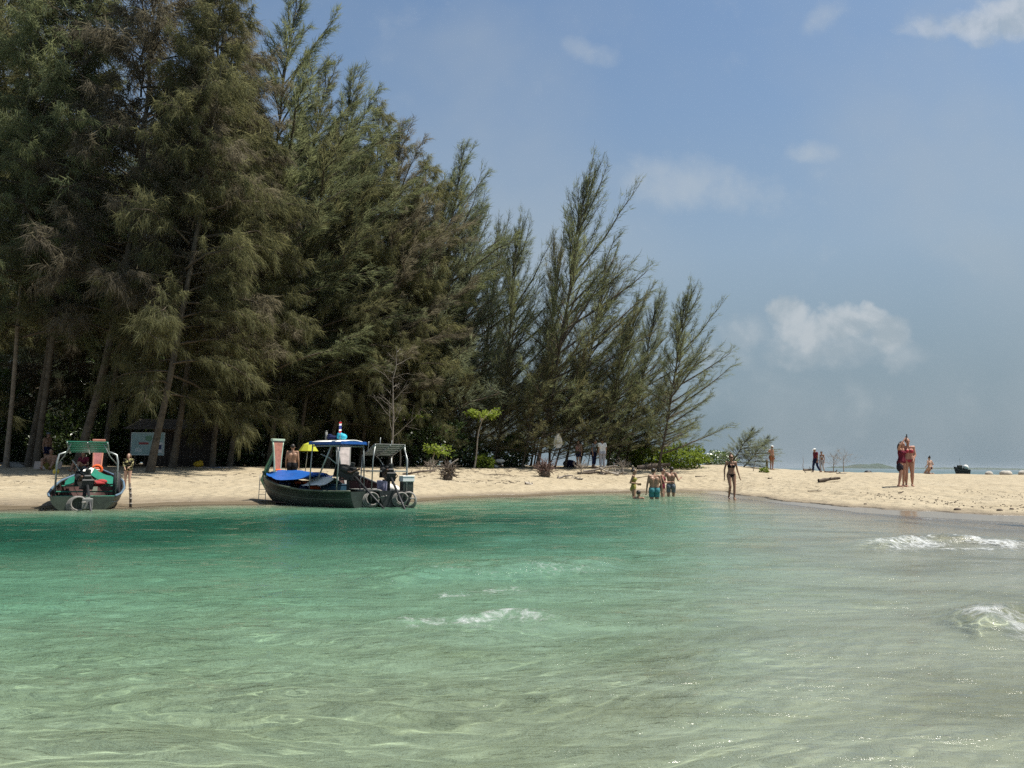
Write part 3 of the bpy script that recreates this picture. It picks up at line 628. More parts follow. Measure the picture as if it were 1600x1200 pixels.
def stems(seed, box, n=7, r=.025):
    gg = np.random.default_rng(seed); a = Acc()
    for k in range(n):
        e = gg.uniform(-.42, .42, 2) * np.array(box[:2]); P = np.array([[e[0] * .12, e[1] * .12, -.1], [e[0] * .5, e[1] * .5, box[2] * .35], [e[0], e[1], box[2] * gg.uniform(.6, .85)]]); a.add(*tube_np(P, [r, r * .7, r * .3], 5))
    return np_mesh('stems', *a.get(), 4, TWIG, True)
SHR = [(leaf_cloud(51, 2600, (4.2, 3.2, 3.4), .26), stems(1, (4.2, 3.2, 3.4))), (leaf_cloud(52, 2200, (3.2, 3.0, 4.6), .24), stems(2, (3.2, 3, 4.6))), (leaf_cloud(53, 2400, (4.8, 3.0, 2.4), .22), stems(3, (4.8, 3, 2.4)))]
BUSH = [(leaf_cloud(61, 2600, (3.2, 2.4, 1.5), .20, .5), stems(4, (3.2, 2.4, 1.5))), (leaf_cloud(62, 900, (1.5, 1.2, 1.0), .2, .5), stems(5, (1.5, 1.2, 1.0)))]
def shrub(kind, px, Yd, s, label, group, lm=None, rz=0.0, name='shrub', cat='shrub'):
    o = thing(name, label, cat, spot(px, Yd, -.08), rz, group); o.scale = s if hasattr(s, '__len__') else (s, s, s)
    f = link('foliage', kind[0], o); link('stems', kind[1], o)
    if lm: slot_mat(f, lm)
    return o
for i, px in enumerate(list(range(-60, 680, 33)) + list(range(-40, 650, 48))):
    Yd = g.uniform(46, 54) if i < 23 else g.uniform(58, 72)
    shrub(SHR[int(g.integers(3))], px + g.uniform(-10, 10), Yd, g.uniform(.8, 1.25) * (1.15 if i < 23 else 2.3), 'dark broadleaf undergrowth shrub between the trunks of the forest', 'undergrowth shrubs in the forest', LEAF, g.uniform(0, 6.28), 'undergrowth_shrub')
shrub(BUSH[0], 1064, 47.5, (.92, 1.0, .92), 'bright green rounded beach bush at the end of the grove, beside the rightmost casuarina', 'beach bushes', LEAF_Y, .3, 'beach_bush', 'bush')
shrub(BUSH[0], 1012, 49.0, (1.0, 1.0, 0.95), 'green beach bush just left of the rightmost casuarina trunk', 'beach bushes', LEAF_Y, 2.0, 'beach_bush', 'bush')
shrub(BUSH[0], 975, 51.0, (0.8, 1.0, 1.15), 'darker green bush in the shade behind the driftwood heap', 'beach bushes', LEAF, 4.0, 'beach_bush', 'bush')
shrub(BUSH[0], 1122, 62.0, (1.4, 1.0, 0.75), 'low dull green bush on the crest under the wispy shrub', 'beach bushes', LEAF, 1.0, 'beach_bush', 'bush')
shrub(BUSH[1], 758, 44.5, 0.8, 'small yellow green plant at the foot of the grove, left of the white cloth', 'beach bushes', LEAF_Y, 1.0, 'beach_bush', 'bush')
shrub(BUSH[0], 800, 48.0, (.9, 1, 1.25), 'green bush in the shade behind the white cloth', 'beach bushes', LEAF, 5.0, 'beach_bush', 'bush')
shrub(BUSH[0], 732, 47.0, (.7, 1, 1.2), 'dark bush behind the foot of the broadleaf sapling', 'beach bushes', LEAF, 2.2, 'beach_bush', 'bush')
shrub(BUSH[1], 1194, 46.0, .35, 'tiny green seedling alone on the sand right of the woman in black', 'beach bushes', LEAF_Y, 0, 'seedling', 'plant')
def flat_sapling(px, Yd, H, W_, lean, label, seed, nleaf):
    b = spot(px, Yd, -.05); o = thing('sapling', label, 'tree', b)
    t = np.linspace(0, 1, 10); T = np.stack([lean * (t ** 1.4) + .05 * np.sin(t * 7), .0 * t, t * H], 1)
    link('trunk', np_mesh('trunk', *tube_np(T, .055 - .03 * t, 7), 4, PALEWOOD, True), o)
    gg = np.random.default_rng(seed); a = Acc(); tips = []
    for k in range(11):
        az = k * 2.4; L = W_ * .5 * gg.uniform(.5, 1.05); e = T[-1] + np.array([math.cos(az) * L, math.sin(az) * L, gg.uniform(-.05, .35)]); a.add(*tube_np(np.array([T[-2], (T[-1] + e) / 2 + [0, 0, .15], e]), [.018, .012, .006], 4)); tips.append((T[-1], e))
    link('branches', np_mesh('branches', *a.get(), 4, PALEWOOD, True), o)
    V = []; ti = []
    for k in range(nleaf):
        s, e = tips[int(gg.integers(11))]; p = s + (e - s) * gg.uniform(.35, 1.05) + gg.normal(0, .08, 3); ax = nrm((e - s) * .4 + gg.normal(0, .5, 3)); sd_ = nrm(np.cross(ax, [0, 0, 1.0]) + gg.normal(0, .25, 3)); L = gg.uniform(.13, .27); w = L * .3
        V += [p, p + ax * L * .5 - sd_ * w, p + ax * L - [0, 0, L * .25], p + ax * L * .5 + sd_ * w]; ti.append(gg.uniform(.2, 1))
    c = link('crown', np_mesh('crown', np.array(V), np.arange(len(V)).reshape(-1, 4), 4, LEAF_Y, False, {'tint': np.repeat(ti, 4)}), o)
flat_sapling(741, 43.5, 3.0, 2.6, .45, 'slender sapling with a flat light green crown, alone at the front of the grove', 8, 520)
flat_sapling(676, 42.0, 0.95, 1.7, .1, 'knee high sapling with flat green leaves beside the upturned root stump', 9, 260)
flat_sapling(625, 44.5, 2.9, 3.4, -.2, 'yellowing broadleaf sapling in the shade behind the dead sapling', 10, 420)

# ------------------------------------------------------------------ people
SKIN = mat('skin_tan', (0.29, 0.165, 0.105), 0.5, 0.06, 9.0, 0.0, 10, 0.35)
SKIN_P = mat('skin_pale', (0.42, 0.27, 0.20), 0.5, 0.06, 9.0, 0.0, 10, 0.35)
SKIN_R = mat('skin_sunburnt', (0.40, 0.21, 0.145), 0.5, 0.06, 9.0, 0.0, 10, 0.35)
HAIR = mat('hair_dark', (0.022, 0.016, 0.012), 0.5, 0.2, 30, 0.004, 60, 0.4)
HAIR_B = mat('hair_brown', (0.09, 0.05, 0.028), 0.5, 0.2, 30, 0.004, 60, 0.4)
EYE = mat('eye_dark', (0.02, 0.015, 0.012), 0.2, 0.0)
LIP = mat('lips', (0.30, 0.10, 0.085), 0.45, 0.05)
def cloth(n, c, v=0.12, sc=14): return mat('cloth_' + n, c, 0.9, v, sc, 0.002, 90, 0.1)
BLACK = cloth('black', (0.012, 0.012, 0.014)); TEAL = cloth('teal', (0.06, 0.20, 0.22)); GREY = cloth('grey', (0.13, 0.15, 0.17)); WHITE = cloth('white', (0.78, 0.78, 0.76))
MAROON = cloth('maroon', (0.13, 0.02, 0.035)); OLIVE = cloth('olive_yellow', (0.28, 0.25, 0.07)); PINK = cloth('red_pink', (0.34, 0.05, 0.075)); NAVY = cloth('navy', (0.015, 0.02, 0.06)); LILAC = cloth('pale_grey', (0.42, 0.42, 0.46)); GREENC = cloth('green_cap', (0.05, 0.14, 0.08))
PATT = mat('cloth_leaf_print', (0.05, 0.05, 0.03), 0.9, 0.2, 12.0, 0, 10, 0.1, c2=(0.012, 0.012, 0.012))
pt = PATT.node_tree; 
for n_ in pt.nodes:
    if n_.type == 'VALTORGB':
        n_.color_ramp.interpolation = 'CONSTANT'; e_ = n_.color_ramp.elements; e_[0].color = (.012, .012, .012, 1); e_[1].color = (.30, .27, .12, 1); e_[1].position = .52; e_[2].color = (.6, .55, .36, 1); e_[2].position = .62

STAND = dict(head=(0, -.012, 1.572), neck=(0, .005, 1.43), chest=(0, .01, 1.28), waist=(0, .0, 1.08), pelvis=(0, .01, .95),
             shl=(-.175, .01, 1.395), shr=(.175, .01, 1.395), ell=(-.225, .03, 1.11), elr=(.225, .03, 1.11), wrl=(-.235, -.03, .865), wrr=(.235, -.03, .865),
             hpl=(-.092, .01, .90), hpr=(.092, .01, .90), knl=(-.10, -.015, .50), knr=(.10, -.015, .50), anl=(-.10, .03, .085), anr=(.10, .03, .085))
# figure faces -Y; x is to the viewer's right when it faces the viewer
def person(label, base, rz=0.0, H=1.70, pose=None, build=1.0, fem=False, skin=None, clothes=(), hair=HAIR, bun=False, long_hair=False, cap=None, look=(0, -1, 0), vox=0.0125, face=True, group=None):
    J = {k: Vector(v) for k, v in STAND.items()}
    for k, v in (pose or {}).items(): J[k] = Vector(v)
    s = H / 1.70; o = thing('person', label, 'person', base, rz, group); o.scale = (s, s, s)
    skin = skin or SKIN; mb = MB(); seg = []; bw = build
    def cap_(a, b, r0, r1, lab):
        mb.capsule(a, b, r0, r1); seg.append((np.array(a), np.array(b), r0, r1, lab))
    wsh, whip = (.070, .098) if fem else (.085, .085)
    side = (J['shr'] - J['shl']).normalized(); hside = (J['hpr'] - J['hpl']).normalized()
    for sg in (-1, 1):
        cap_(J['pelvis'] + hside * sg * .075 * bw, J['waist'] + side * sg * (.048 if fem else .06) * bw, whip * 1.12 * bw, (.088 if fem else .098) * bw, 'torso')
        cap_(J['waist'] + side * sg * (.045 if fem else .058) * bw, J['chest'] + side * sg * (.062 if fem else .082) * bw, (.086 if fem else .096) * bw, (.094 if fem else .106) * bw, 'torso')
        cap_(J['chest'] + side * sg * .065 * bw, J['neck'] + side * sg * .07 - Vector((0, 0, .055)), (.09 if fem else .10) * bw, .062 * bw, 'torso')
        A, E, Wr = (J['shl'], J['ell'], J['wrl']) if sg < 0 else (J['shr'], J['elr'], J['wrr'])
        cap_(J['neck'] + side * sg * .06 - Vector((0, 0, .05)), A, .058 * bw, .056 * bw, 'torso')
        cap_(A, E, (.046 if fem else .054) * bw, .036 * bw, 'uarm' + 'LR'[sg > 0]); cap_(E, Wr, .037 * bw, .025, 'farm' + 'LR'[sg > 0])
        # hand: palm and five fingers
        d = (Wr - E).normalized(); pn = d.cross(Vector((0, -1, .2))); pn = pn.normalized() if pn.length > .1 else Vector((1, 0, 0)); sp = d.cross(pn).normalized(); pn = -pn * sg
        for q in (-.022, 0, .022): cap_(Wr + sp * q * .6, Wr + d * .085 + sp * q, .016, .014, 'hand')
        for q, L in ((-.031, .062), (-.011, .076), (.010, .080), (.031, .070)):
            a = Wr + d * .088 + sp * q; b = a + (d + sp * q * 4) * L * .52; c = b + (d * .85 + pn * .5 + sp * q * 3) * L * .5
            cap_(a, b, .0098, .0095, 'hand'); cap_(b, c, .0095, .009, 'hand')
        a = Wr + d * .03 + sp * .03; b = a + (d * .55 + sp * .8).normalized() * .042; c = b + (d * .85 + sp * .35).normalized() * .034
        cap_(a, b, .013, .011, 'hand'); cap_(b, c, .011, .0098, 'hand')
        Hp, K, An = (J['hpl'], J['knl'], J['anl']) if sg < 0 else (J['hpr'], J['knr'], J['anr'])
        T = 'thigh' + 'LR'[sg > 0]
        cap_(Hp, K, (.098 if fem else .09) * bw, .056 * bw, T); cap_(K, K + (An - K) * .35, .054 * bw, .056 * bw, 'calf'); cap_(K + (An - K) * .35, An, .056 * bw, .033, 'calf')
        sh = (An - K).normalized(); fw = Vector((0, -1, 0)); fw = (fw - sh * fw.dot(sh)); fw = fw.normalized() if fw.length > .2 else Vector((0, 0, -1)); toe = J.get('to' + 'lr'[sg > 0]) or An + fw * .15 + sh * .05
        cap_(An - fw * .035 + sh * .045, toe, .034, .026, 'foot'); cap_(An, An + sh * .03, .034, .034, 'foot')
        for q in range(5): cap_(toe + hside * (q - 2) * .014, toe + hside * (q - 2) * .016 + (toe - An).normalized() * (.030 - .003 * abs(q - 1)), .011, .010, 'foot')
        if fem: cap_(J['chest'] + side * sg * .075 + Vector((0, -.078, -.015)).xyz if not pose or 'bust' not in pose else J['bust'], J['chest'] + side * sg * .075 + Vector((0, -.086, -.022)), .062 * bw, .056 * bw, 'torso')
        cap_(Hp + Vector((0, .045, -.0)), Hp + Vector((0, .06, -.04)), .082 * bw * (1.1 if fem else 1), .075 * bw, 'glute')
    Hd = J['head']; lk = Vector(look).normalized(); upv = (Hd - J['neck']).normalized(); lk = (lk - upv * lk.dot(upv) * .6).normalized(); sx = lk.cross(upv).normalized(); upv = sx.cross(lk)
    rot = Matrix((sx, -lk, upv)).transposed()
    cap_(J['neck'] - Vector((0, 0, .06)), Hd - upv * .05 + -lk * .01, .056 if not fem else .049, .050 if not fem else .045, 'neck')
    hp = lambda x, y, z: Hd + rot @ Vector((x, y, z))
    mb.ell(hp(0, .012, .025), (.074, .094, .098), 14, 10, rot); mb.ell(hp(0, -.022, -.045), (.056, .066, .068), 12, 8, rot)
    mb.capsule(hp(0, -.088, .012), hp(0, -.106, -.022), .011, .016, 8); mb.capsule(hp(-.035, -.078, .03), hp(.035, -.078, .03), .014, .014, 8)
    for sg in (-1, 1): mb.ell(hp(sg * .078, .012, -.005), (.012, .022, .032), 8, 6, rot)
    mb.capsule(hp(0, -.07, -.092), hp(0, -.06, -.085), .022, .026, 8)
    tmp = mb.build('body', skin); rm = tmp.modifiers.new('r', 'REMESH'); rm.mode = 'VOXEL'; rm.voxel_size = vox; rm.use_smooth_shade = True
    sm = tmp.modifiers.new('s', 'SMOOTH'); sm.factor = .5; sm.iterations = 2
    dg = bpy.context.evaluated_depsgraph_get(); me = bpy.data.meshes.new_from_object(tmp.evaluated_get(dg)); me.name = 'body'
    tmp.cycles.is_caustics_receiver = True; tmp.modifiers.clear(); old = tmp.data; tmp.data = me; bpy.data.meshes.remove(old); tmp.parent = o
    if not me.materials: me.materials.append(skin)
    n = len(me.vertices); V = np.empty(n * 3, np.float32); me.vertices.foreach_get('co', V); V = V.reshape(-1, 3).astype(float)
    NN = np.empty(n * 3, np.float32); me.vertices.foreach_get('normal', NN); NN = NN.reshape(-1, 3).astype(float)
    best = np.full(n, 1e9); lab = np.zeros(n, int); tt = np.zeros(n); labs = sorted({q[4] for q in seg})
    for a, b, r0, r1, lb in seg:
        ab = b - a; L2 = max(ab.dot(ab), 1e-9); q = np.clip(((V - a) @ ab) / L2, 0, 1); d = np.linalg.norm(V - (a + q[:, None] * ab), axis=1) - (r0 + (r1 - r0) * q)
        hit = d < best; best = np.where(hit, d, best); lab = np.where(hit, labs.index(lb), lab); tt = np.where(hit, q, tt)
    is_ = lambda *ls: np.isin(lab, [labs.index(l) for l in ls if l in labs])
    ax = np.array(J['chest'] - J['pelvis']); hh = ((V - np.array(J['pelvis'])) @ ax) / ax.dot(ax)      # 0 at the hips, 1 at the chest
    pol = np.array([list(p.vertices) for p in me.polygons if len(p.vertices) == 4])
    tors = is_('torso'); glu = is_('glute'); th = is_('thighL', 'thighR'); loc = V - np.array(J['chest'])
    for cname, ckind, cm in clothes:
        off = .007
        if ckind == 'trunks': sel = (tors & (hh < .16)) | glu | (th & (tt < .62)); off = .020
        elif ckind == 'long_trousers': sel = (tors & (hh < .16)) | glu | th | (is_('calf') & (V[:, 2] > .1)); off = .022
        elif ckind == 'brief': sel = ((tors & (hh < .02) & (hh > -.9)) | glu | (th & (tt < .14))) & (np.abs(V[:, 0]) < .33) & (V[:, 2] > J['hpl'].z - .10) & ((V[:, 2] < J['hpl'].z + .07)) & ((np.abs(V[:, 0] - J['pelvis'].x) < .07 + 1.6 * np.clip(V[:, 2] - J['hpl'].z - .0, 0, .1)) | (V[:, 2] > J['hpl'].z + .035))
        elif ckind == 'bikini': 
            c2 = np.abs(loc[:, 0]); sel = (tors & (np.abs(loc[:, 2] + .035) < np.where(loc[:, 1] < -.02, .058, .017)) & ((c2 > .012) | (loc[:, 2] < -.06))) | (tors & (loc[:, 1] < .0) & (loc[:, 2] > 0) & (loc[:, 2] < .16) & (np.abs(c2 - .085) < .012))
        elif ckind == 'onepiece': sel = tors & (hh > -.6) & (hh < 1.25) | glu | (th & (tt < .07))
        elif ckind == 'shirt': sel = (tors & (hh > -.05) & (V[:, 2] < J['neck'].z + .02)) | (is_('uarmL', 'uarmR') & (tt < .62)); off = .018
        elif ckind == 'long_shirt': sel = (tors & (hh > -.25) & (V[:, 2] < J['neck'].z + .02)) | is_('uarmL', 'uarmR') | (is_('farmL', 'farmR') & (tt < .85)); off = .020
        elif ckind == 'wrap': sel = (tors & (hh < .12)) | glu | th | (is_('calf') & (V[:, 2] > .22)); off = .028
        f = pol[sel[pol].all(1)]
        if len(f) == 0: continue
        u, inv = np.unique(f, return_inverse=True); P = V[u] + NN[u] * off
        link(cname, np_mesh(cname, P, inv.reshape(-1, 4), 4, cm, True), o).cycles.is_caustics_receiver = True
    if hair:
        h = MB(); h.ell(hp(0, .028, .040), (.084, .094, .092), 14, 10, rot)
        if bun: h.ell(hp(0, .06, .15), (.045, .045, .045), 10, 8, rot)
        if long_hair:
            for q in (-.055, -.02, .02, .055): h.tube([hp(q, .07, .05), hp(q * 1.3, .105, -.06), hp(q * 1.25, .10, -.17), hp(q * 1.0, .085, -.27)], [.035, .036, .032, .012], 8)
            for sg in (-1, 1): h.tube([hp(sg * .06, -.0, .07), hp(sg * .086, .01, -.03), hp(sg * .082, .03, -.14)], [.022, .024, .014], 8)
        h.build('hair', hair, o, True)
    if cap:
        c = MB(); c.ell(hp(0, .014, .075), (.094, .108, .070), 14, 8, rot); c.ell(hp(0, -.11, .058), (.066, .075, .012), 12, 6, rot); c.build('cap', cap, o, True)
    if face:
        for sg in (-1, 1): MB().ell(hp(sg * .031, -.087, .008), (.013, .008, .008), 8, 6, rot).build('eye', EYE, o, True)
        MB().ell(hp(0, -.091, -.055), (.023, .010, .009), 8, 6, rot).build('mouth', LIP, o, True)
    return o

def sea(px, py):                        # a point of the water surface seen at that pixel
    v = ray(px, py); return Vector((0, 0, CAM_H)) + v * (-CAM_H / v.z)
# woman walking towards the viewer in ankle deep water
person('woman in black bikini and sunglasses walking ankle deep towards the viewer', spot(1142.5, 29.4, .0), 0.05, 1.70,
       dict(knl=(-.085, -.10, .50), anl=(-.07, .12, .12), knr=(.09, -.06, .49), anr=(.075, -.06, .085), elr=(.25, .06, 1.12), wrr=(.315, .04, .88), ell=(-.245, .05, 1.12), wrl=(-.265, .0, .86)), .92, True, SKIN, (('bikini_top', 'bikini', BLACK), ('bikini_bottom', 'brief', BLACK)), HAIR_B, True)
p_ = [o_ for o_ in col.objects if o_.get('category') == 'person'][0]
gl_ = MB(); gl_.box((-.032, -.108, 1.594), (.052, .010, .034), None, .004); gl_.box((.032, -.108, 1.594), (.052, .010, .034), None, .004); gl_.box((0, -.108, 1.60), (.02, .006, .008))
for sg in (-1, 1): gl_.tube([(sg * .06, -.105, 1.60), (sg * .084, .0, 1.60)], .004, 5)
sg_ = gl_.build('sunglasses', BLACK); tag(sg_, 'dark sunglasses worn by the walking woman in the black bikini', 'sunglasses'); sg_.matrix_world = p_.matrix_basis
# group in the water
b = spot(1022, 29.0); b.z = -.62
person('broad backed man in teal swim trunks wading away, nearest of the group in the water', b, R(180), 1.76, dict(head=(.01, -.10, 1.555), neck=(0, -.02, 1.43), chest=(0, .0, 1.28), ell=(-.25, .02, 1.11), elr=(.25, .03, 1.11), wrl=(-.28, -.02, .86), wrr=(.27, -.05, .87)), 1.08, False, SKIN, (('swim_trunks', 'trunks', TEAL),), HAIR, face=False)
b = spot(1048, 31.2); b.z = -.5
person('young man in grey swim trunks with both elbows out, right side of the wading group', b, R(170), 1.72, dict(head=(-.03, -.12, 1.53), neck=(-.01, -.04, 1.42), ell=(-.28, .06, 1.13), wrl=(-.36, -.14, 1.20), elr=(.30, .06, 1.14), wrr=(.24, -.06, .88)), .92, False, SKIN, (('swim_trunks', 'trunks', GREY),), HAIR, face=False)
b = spot(1035, 30.6); b.z = -.5
person('woman in dark red swimsuit half hidden behind the man in teal trunks', b, R(70), 1.62, dict(elr=(.21, -.10, 1.12), wrr=(.12, -.30, 1.14), ell=(-.21, -.10, 1.12), wrl=(-.12, -.30, 1.14)), .95, True, SKIN_R, (('swimsuit', 'onepiece', MAROON),), HAIR, True)
b = spot(990, 30.0); b.z = -.52
person('woman in olive yellow swimsuit standing side on in the water, arms bent in front', b, R(75), 1.62, dict(elr=(.20, .14, 1.13), wrr=(.17, -.12, 1.08), ell=(-.20, .12, 1.13), wrl=(-.15, -.16, 1.10)), .92, True, SKIN, (('swimsuit', 'onepiece', OLIVE),), HAIR, True)
b = spot(997.5, 28.6); b.z = -1.30
person('swimmer with only a dark haired head and shoulders above the water', b, R(160), 1.62, dict(knl=(-.12, -.25, .62), anl=(-.12, .05, .30), knr=(.12, -.25, .62), anr=(.12, .05, .30)), 1.0, False, SKIN, (('swim_trunks', 'trunks', NAVY),), HAIR, face=False)
# embracing pair on the spit
b = spot(1420, 28.6)
person('woman in red pink bikini hugging her friend on the sand spit, facing the sea', b, R(-10), 1.74, dict(head=(-.02, -.03, 1.60), elr=(.22, -.02, 1.12), wrr=(.12, -.14, .95), ell=(-.27, -.06, 1.16), wrl=(-.34, -.16, 1.06)), 1.18, True, SKIN_R, (('bikini_top', 'bikini', PINK), ('bikini_bottom', 'brief', PINK)), HAIR_B, True)
b = spot(1409.5, 28.45)
person('woman in maroon swimsuit raising one arm to take a photo, left of the hugging pair', b, R(38), 1.66, dict(head=(.03, -.02, 1.57), ell=(-.30, -.10, 1.55), wrl=(-.16, -.20, 1.74), elr=(.26, -.02, 1.22), wrr=(.32, .06, 1.06), knl=(-.17, -.02, .50), anl=(-.24, .03, .085), hpl=(-.10, .01, .9)), 1.05, True, SKIN_R, (('swimsuit', 'onepiece', MAROON),), HAIR, False, True)
ph = MB(); ph.box((0, 0, 0), (.075, .012, .15), None, .006); mw = Matrix.Translation(b) @ Matrix.Rotation(R(38), 4, 'Z')
po = ph.build('phone', mat('black_plastic', (0.015, 0.015, 0.017), .3, .05)); po.matrix_world = mw @ Matrix.Translation((-.125, -.27, 1.83)); tag(po, 'dark phone held up in the raised hand of the pair on the spit', 'phone')
bag = MB(); bag.ell((0, 0, 0), (.13, .08, .17), 12, 8); bag.tube([(-.08, 0, .14), (-.05, 0, .30), (.05, 0, .30), (.08, 0, .14)], .010, 6)
bo = bag.build('hand_bag', cloth('dark_bag', (0.03, 0.026, 0.035)), None, True); bb = spot(1405, 28.4); bo.location = (bb.x - .0, 28.35, bb.z + .72); tag(bo, 'dark bag hanging beside the legs of the pair on the spit', 'bag')
# kneeling woman
b = spot(1453, 56)
person('woman kneeling on the crest of the spit with hair in a bun, seen from behind', b + Vector((0, 0, -.02)), R(200), 1.68, dict(pelvis=(0, .02, .52), hpl=(-.1, .0, .50), hpr=(.1, .0, .50), waist=(0, .0, .66), chest=(0, -.02, .87), neck=(0, -.03, 1.03), head=(0, -.04, 1.19), shl=(-.175, -.02, .99), shr=(.175, -.02, .99), ell=(-.27, .06, .74), elr=(.29, .06, .74), wrl=(-.20, -.16, .62), wrr=(.20, -.16, .60), knl=(-.16, -.36, .10), knr=(.16, -.36, .10), anl=(-.14, .06, .08), anr=(.14, .06, .08), tol=(-.14, .2, .05), tor=(.14, .2, .05)), 1.1, True, SKIN_P, (('bikini_bottom', 'brief', NAVY), ('bikini_top', 'bikini', NAVY)), HAIR, True, vox=.016, face=False)
person('man in orange brown shorts and a pale sun hat standing alone beyond the sand crest', spot(1206, 56), R(30), 1.72, dict(ell=(-.30, .06, 1.20), wrl=(-.38, -.10, 1.28), head=(.03, -.03, 1.58)), 1.0, False, SKIN_R, (('shorts', 'trunks', cloth('rust', (0.30, 0.12, 0.06))),), HAIR, cap=WHITE, vox=.016)
person('man in dark red shirt and white cap walking left on the far sand', spot(1274.5, 57), R(-75), 1.76, dict(head=(0, -.06, 1.57), knl=(-.1, -.12, .50), anl=(-.1, -.16, .09), knr=(.1, .06, .50), anr=(.1, .28, .12)), 1.0, False, SKIN, (('shirt', 'shirt', MAROON), ('trousers', 'long_trousers', NAVY)), HAIR, cap=WHITE, vox=.016)
person('slim person in pale loose trousers following the man in dark red', spot(1284.5, 58), R(-60), 1.58, dict(head=(0, -.05, 1.57), knl=(-.1, -.10, .50), anr=(.1, .15, .10)), .92, True, SKIN, (('trousers', 'long_trousers', LILAC), ('top', 'bikini', LILAC)), HAIR, vox=.016)
# people at the forest edge
b = spot(79, 34.2)
person('shirtless man sitting on the sand against a pale beach mat, hands on his knees', b + Vector((0, 0, -.02)), R(15), 1.72, dict(pelvis=(0, .06, .13), hpl=(-.1, .03, .12), hpr=(.1, .03, .12), waist=(0, .07, .28), chest=(0, .04, .48), neck=(0, -.0, .64), head=(0, -.05, .80), shl=(-.18, .02, .60), shr=(.18, .02, .60), ell=(-.30, -.12, .40), elr=(.30, -.12, .40), wrl=(-.26, -.34, .42), wrr=(.26, -.34, .42), knl=(-.24, -.36, .46), knr=(.24, -.36, .46), anl=(-.16, -.62, .08), anr=(.16, -.62, .08)), 1.05, False, SKIN, (('shorts', 'trunks', OLIVE),), HAIR)
person('person with a grey cap and bare shoulders standing in the shade behind the sitting man', spot(72, 38), R(70), 1.70, dict(), 1.0, False, SKIN, (('shorts', 'trunks', NAVY),), HAIR, cap=GREY)
person('girl in a leaf patterned shirt and dark swimsuit standing near the small green boat', spot(200.5, 26.6), R(12), 1.22, dict(elr=(.19, -.05, 1.15), wrr=(.10, -.20, 1.05), ell=(-.19, -.05, 1.15), wrl=(-.10, -.20, 1.02), knl=(-.09, -.02, .5), knr=(.09, -.02, .5)), .95, True, SKIN_P, (('swimsuit', 'onepiece', BLACK), ('patterned_shirt', 'long_shirt', PATT)), HAIR_B, False, True)
person('shirtless man in black shorts standing beside the yellow parasol, back turned', spot(456.5, 27.4), R(185), 1.58, dict(), 1.05, False, SKIN, (('shorts', 'trunks', BLACK),), HAIR, face=False)
person('person in a white shirt and light trousers standing in the shade of the grove', spot(941, 45.4), R(190), 1.76, dict(), 1.1, False, SKIN, (('shirt', 'shirt', WHITE), ('trousers', 'long_trousers', LILAC)), HAIR, vox=.016, face=False)
person('person in grey clothes standing left of the white shirted one in the grove', spot(928, 45.8), R(60), 1.66, dict(head=(0, -.08, 1.56)), 1.05, True, SKIN, (('shirt', 'shirt', GREY), ('wrap', 'wrap', NAVY)), HAIR, vox=.016)
person('person with a pink top standing among the thin trunks of the grove', spot(904, 46.0), R(-40), 1.64, dict(), 1.0, True, SKIN_P, (('top', 'shirt', cloth('pink', (0.5, 0.3, 0.3))), ('shorts', 'trunks', NAVY)), HAIR, long_hair=True, vox=.016)
person('person in a dark red top sitting below the thickest trunk behind the small boat', spot(129, 33.6) + Vector((0, 0, -.02)), R(-10), 1.66, dict(pelvis=(0, .06, .13), hpl=(-.1, .03, .12), hpr=(.1, .03, .12), waist=(0, .07, .28), chest=(0, .06, .48), neck=(0, .03, .64), head=(0, .0, .80), shl=(-.18, .05, .60), shr=(.18, .05, .60), ell=(-.27, .0, .34), elr=(.27, .0, .34), wrl=(-.20, -.20, .30), wrr=(.20, -.20, .30), knl=(-.14, -.38, .42), knr=(.14, -.38, .42), anl=(-.12, -.55, .08), anr=(.12, -.55, .08)), 1.0, True, SKIN, (('top', 'shirt', MAROON), ('shorts', 'trunks', GREY)), HAIR)

# ------------------------------------------------------------------ boats
def hit(px, py, y0=14.0, y1=90.0):      # where the view ray through that pixel meets the sand
    v = ray(px, py); Ys = np.linspace(y0, y1, 1500); P = np.array([0, 0, CAM_H])[None] + np.array(v)[None] * (Ys / v.y)[:, None]
    d = P[:, 2] - ground_h(P[:, 0], P[:, 1]); k = np.argmax(d < 0)
    return Vector(P[k])
HULL_G = mat('paint_dark_green', (0.022, 0.032, 0.026), 0.5, 0.25, 5.0, 0.004, 20, 0.4)
HULL_O = mat('paint_olive', (0.075, 0.09, 0.06), 0.55, 0.25, 5.0, 0.004, 20, 0.4)
HULL_K = mat('paint_black_green', (0.016, 0.020, 0.020), 0.5, 0.25, 5.0, 0.004, 20, 0.4)
INSIDE = mat('paint_inside_red', (0.065, 0.034, 0.03), 0.7, 0.3, 7.0, 0.0, 10, 0.3)
SALMON = mat('varnish_salmon', (0.46, 0.19, 0.13), 0.5, 0.22, 9.0, 0.003, 30, 0.4)
PALEG = mat('paint_pale_green', (0.42, 0.52, 0.38), 0.6, 0.15, 9.0, 0, 10, 0.3)
GREENP = mat('paint_green', (0.025, 0.20, 0.13), 0.55, 0.2, 6.0, 0, 10, 0.4)
GRN2 = mat('paint_leaf_green', (0.14, 0.30, 0.15), 0.6, 0.2, 6.0, 0, 10, 0.3)
GREYP = mat('paint_grey', (0.20, 0.20, 0.185), 0.7, 0.2, 6.0, 0, 10, 0.3)
RAILB = mat('paint_rail_blue', (0.09, 0.14, 0.19), 0.6, 0.2, 6.0, 0, 10, 0.3)
PIPE = mat('steel_pipe', (0.30, 0.32, 0.31), 0.45, 0.15, 9.0, 0, 10, 0.5, 0.6)
IRON = mat('engine_iron', (0.02, 0.021, 0.022), 0.5, 0.3, 12.0, 0, 10, 0.4, 0.2)
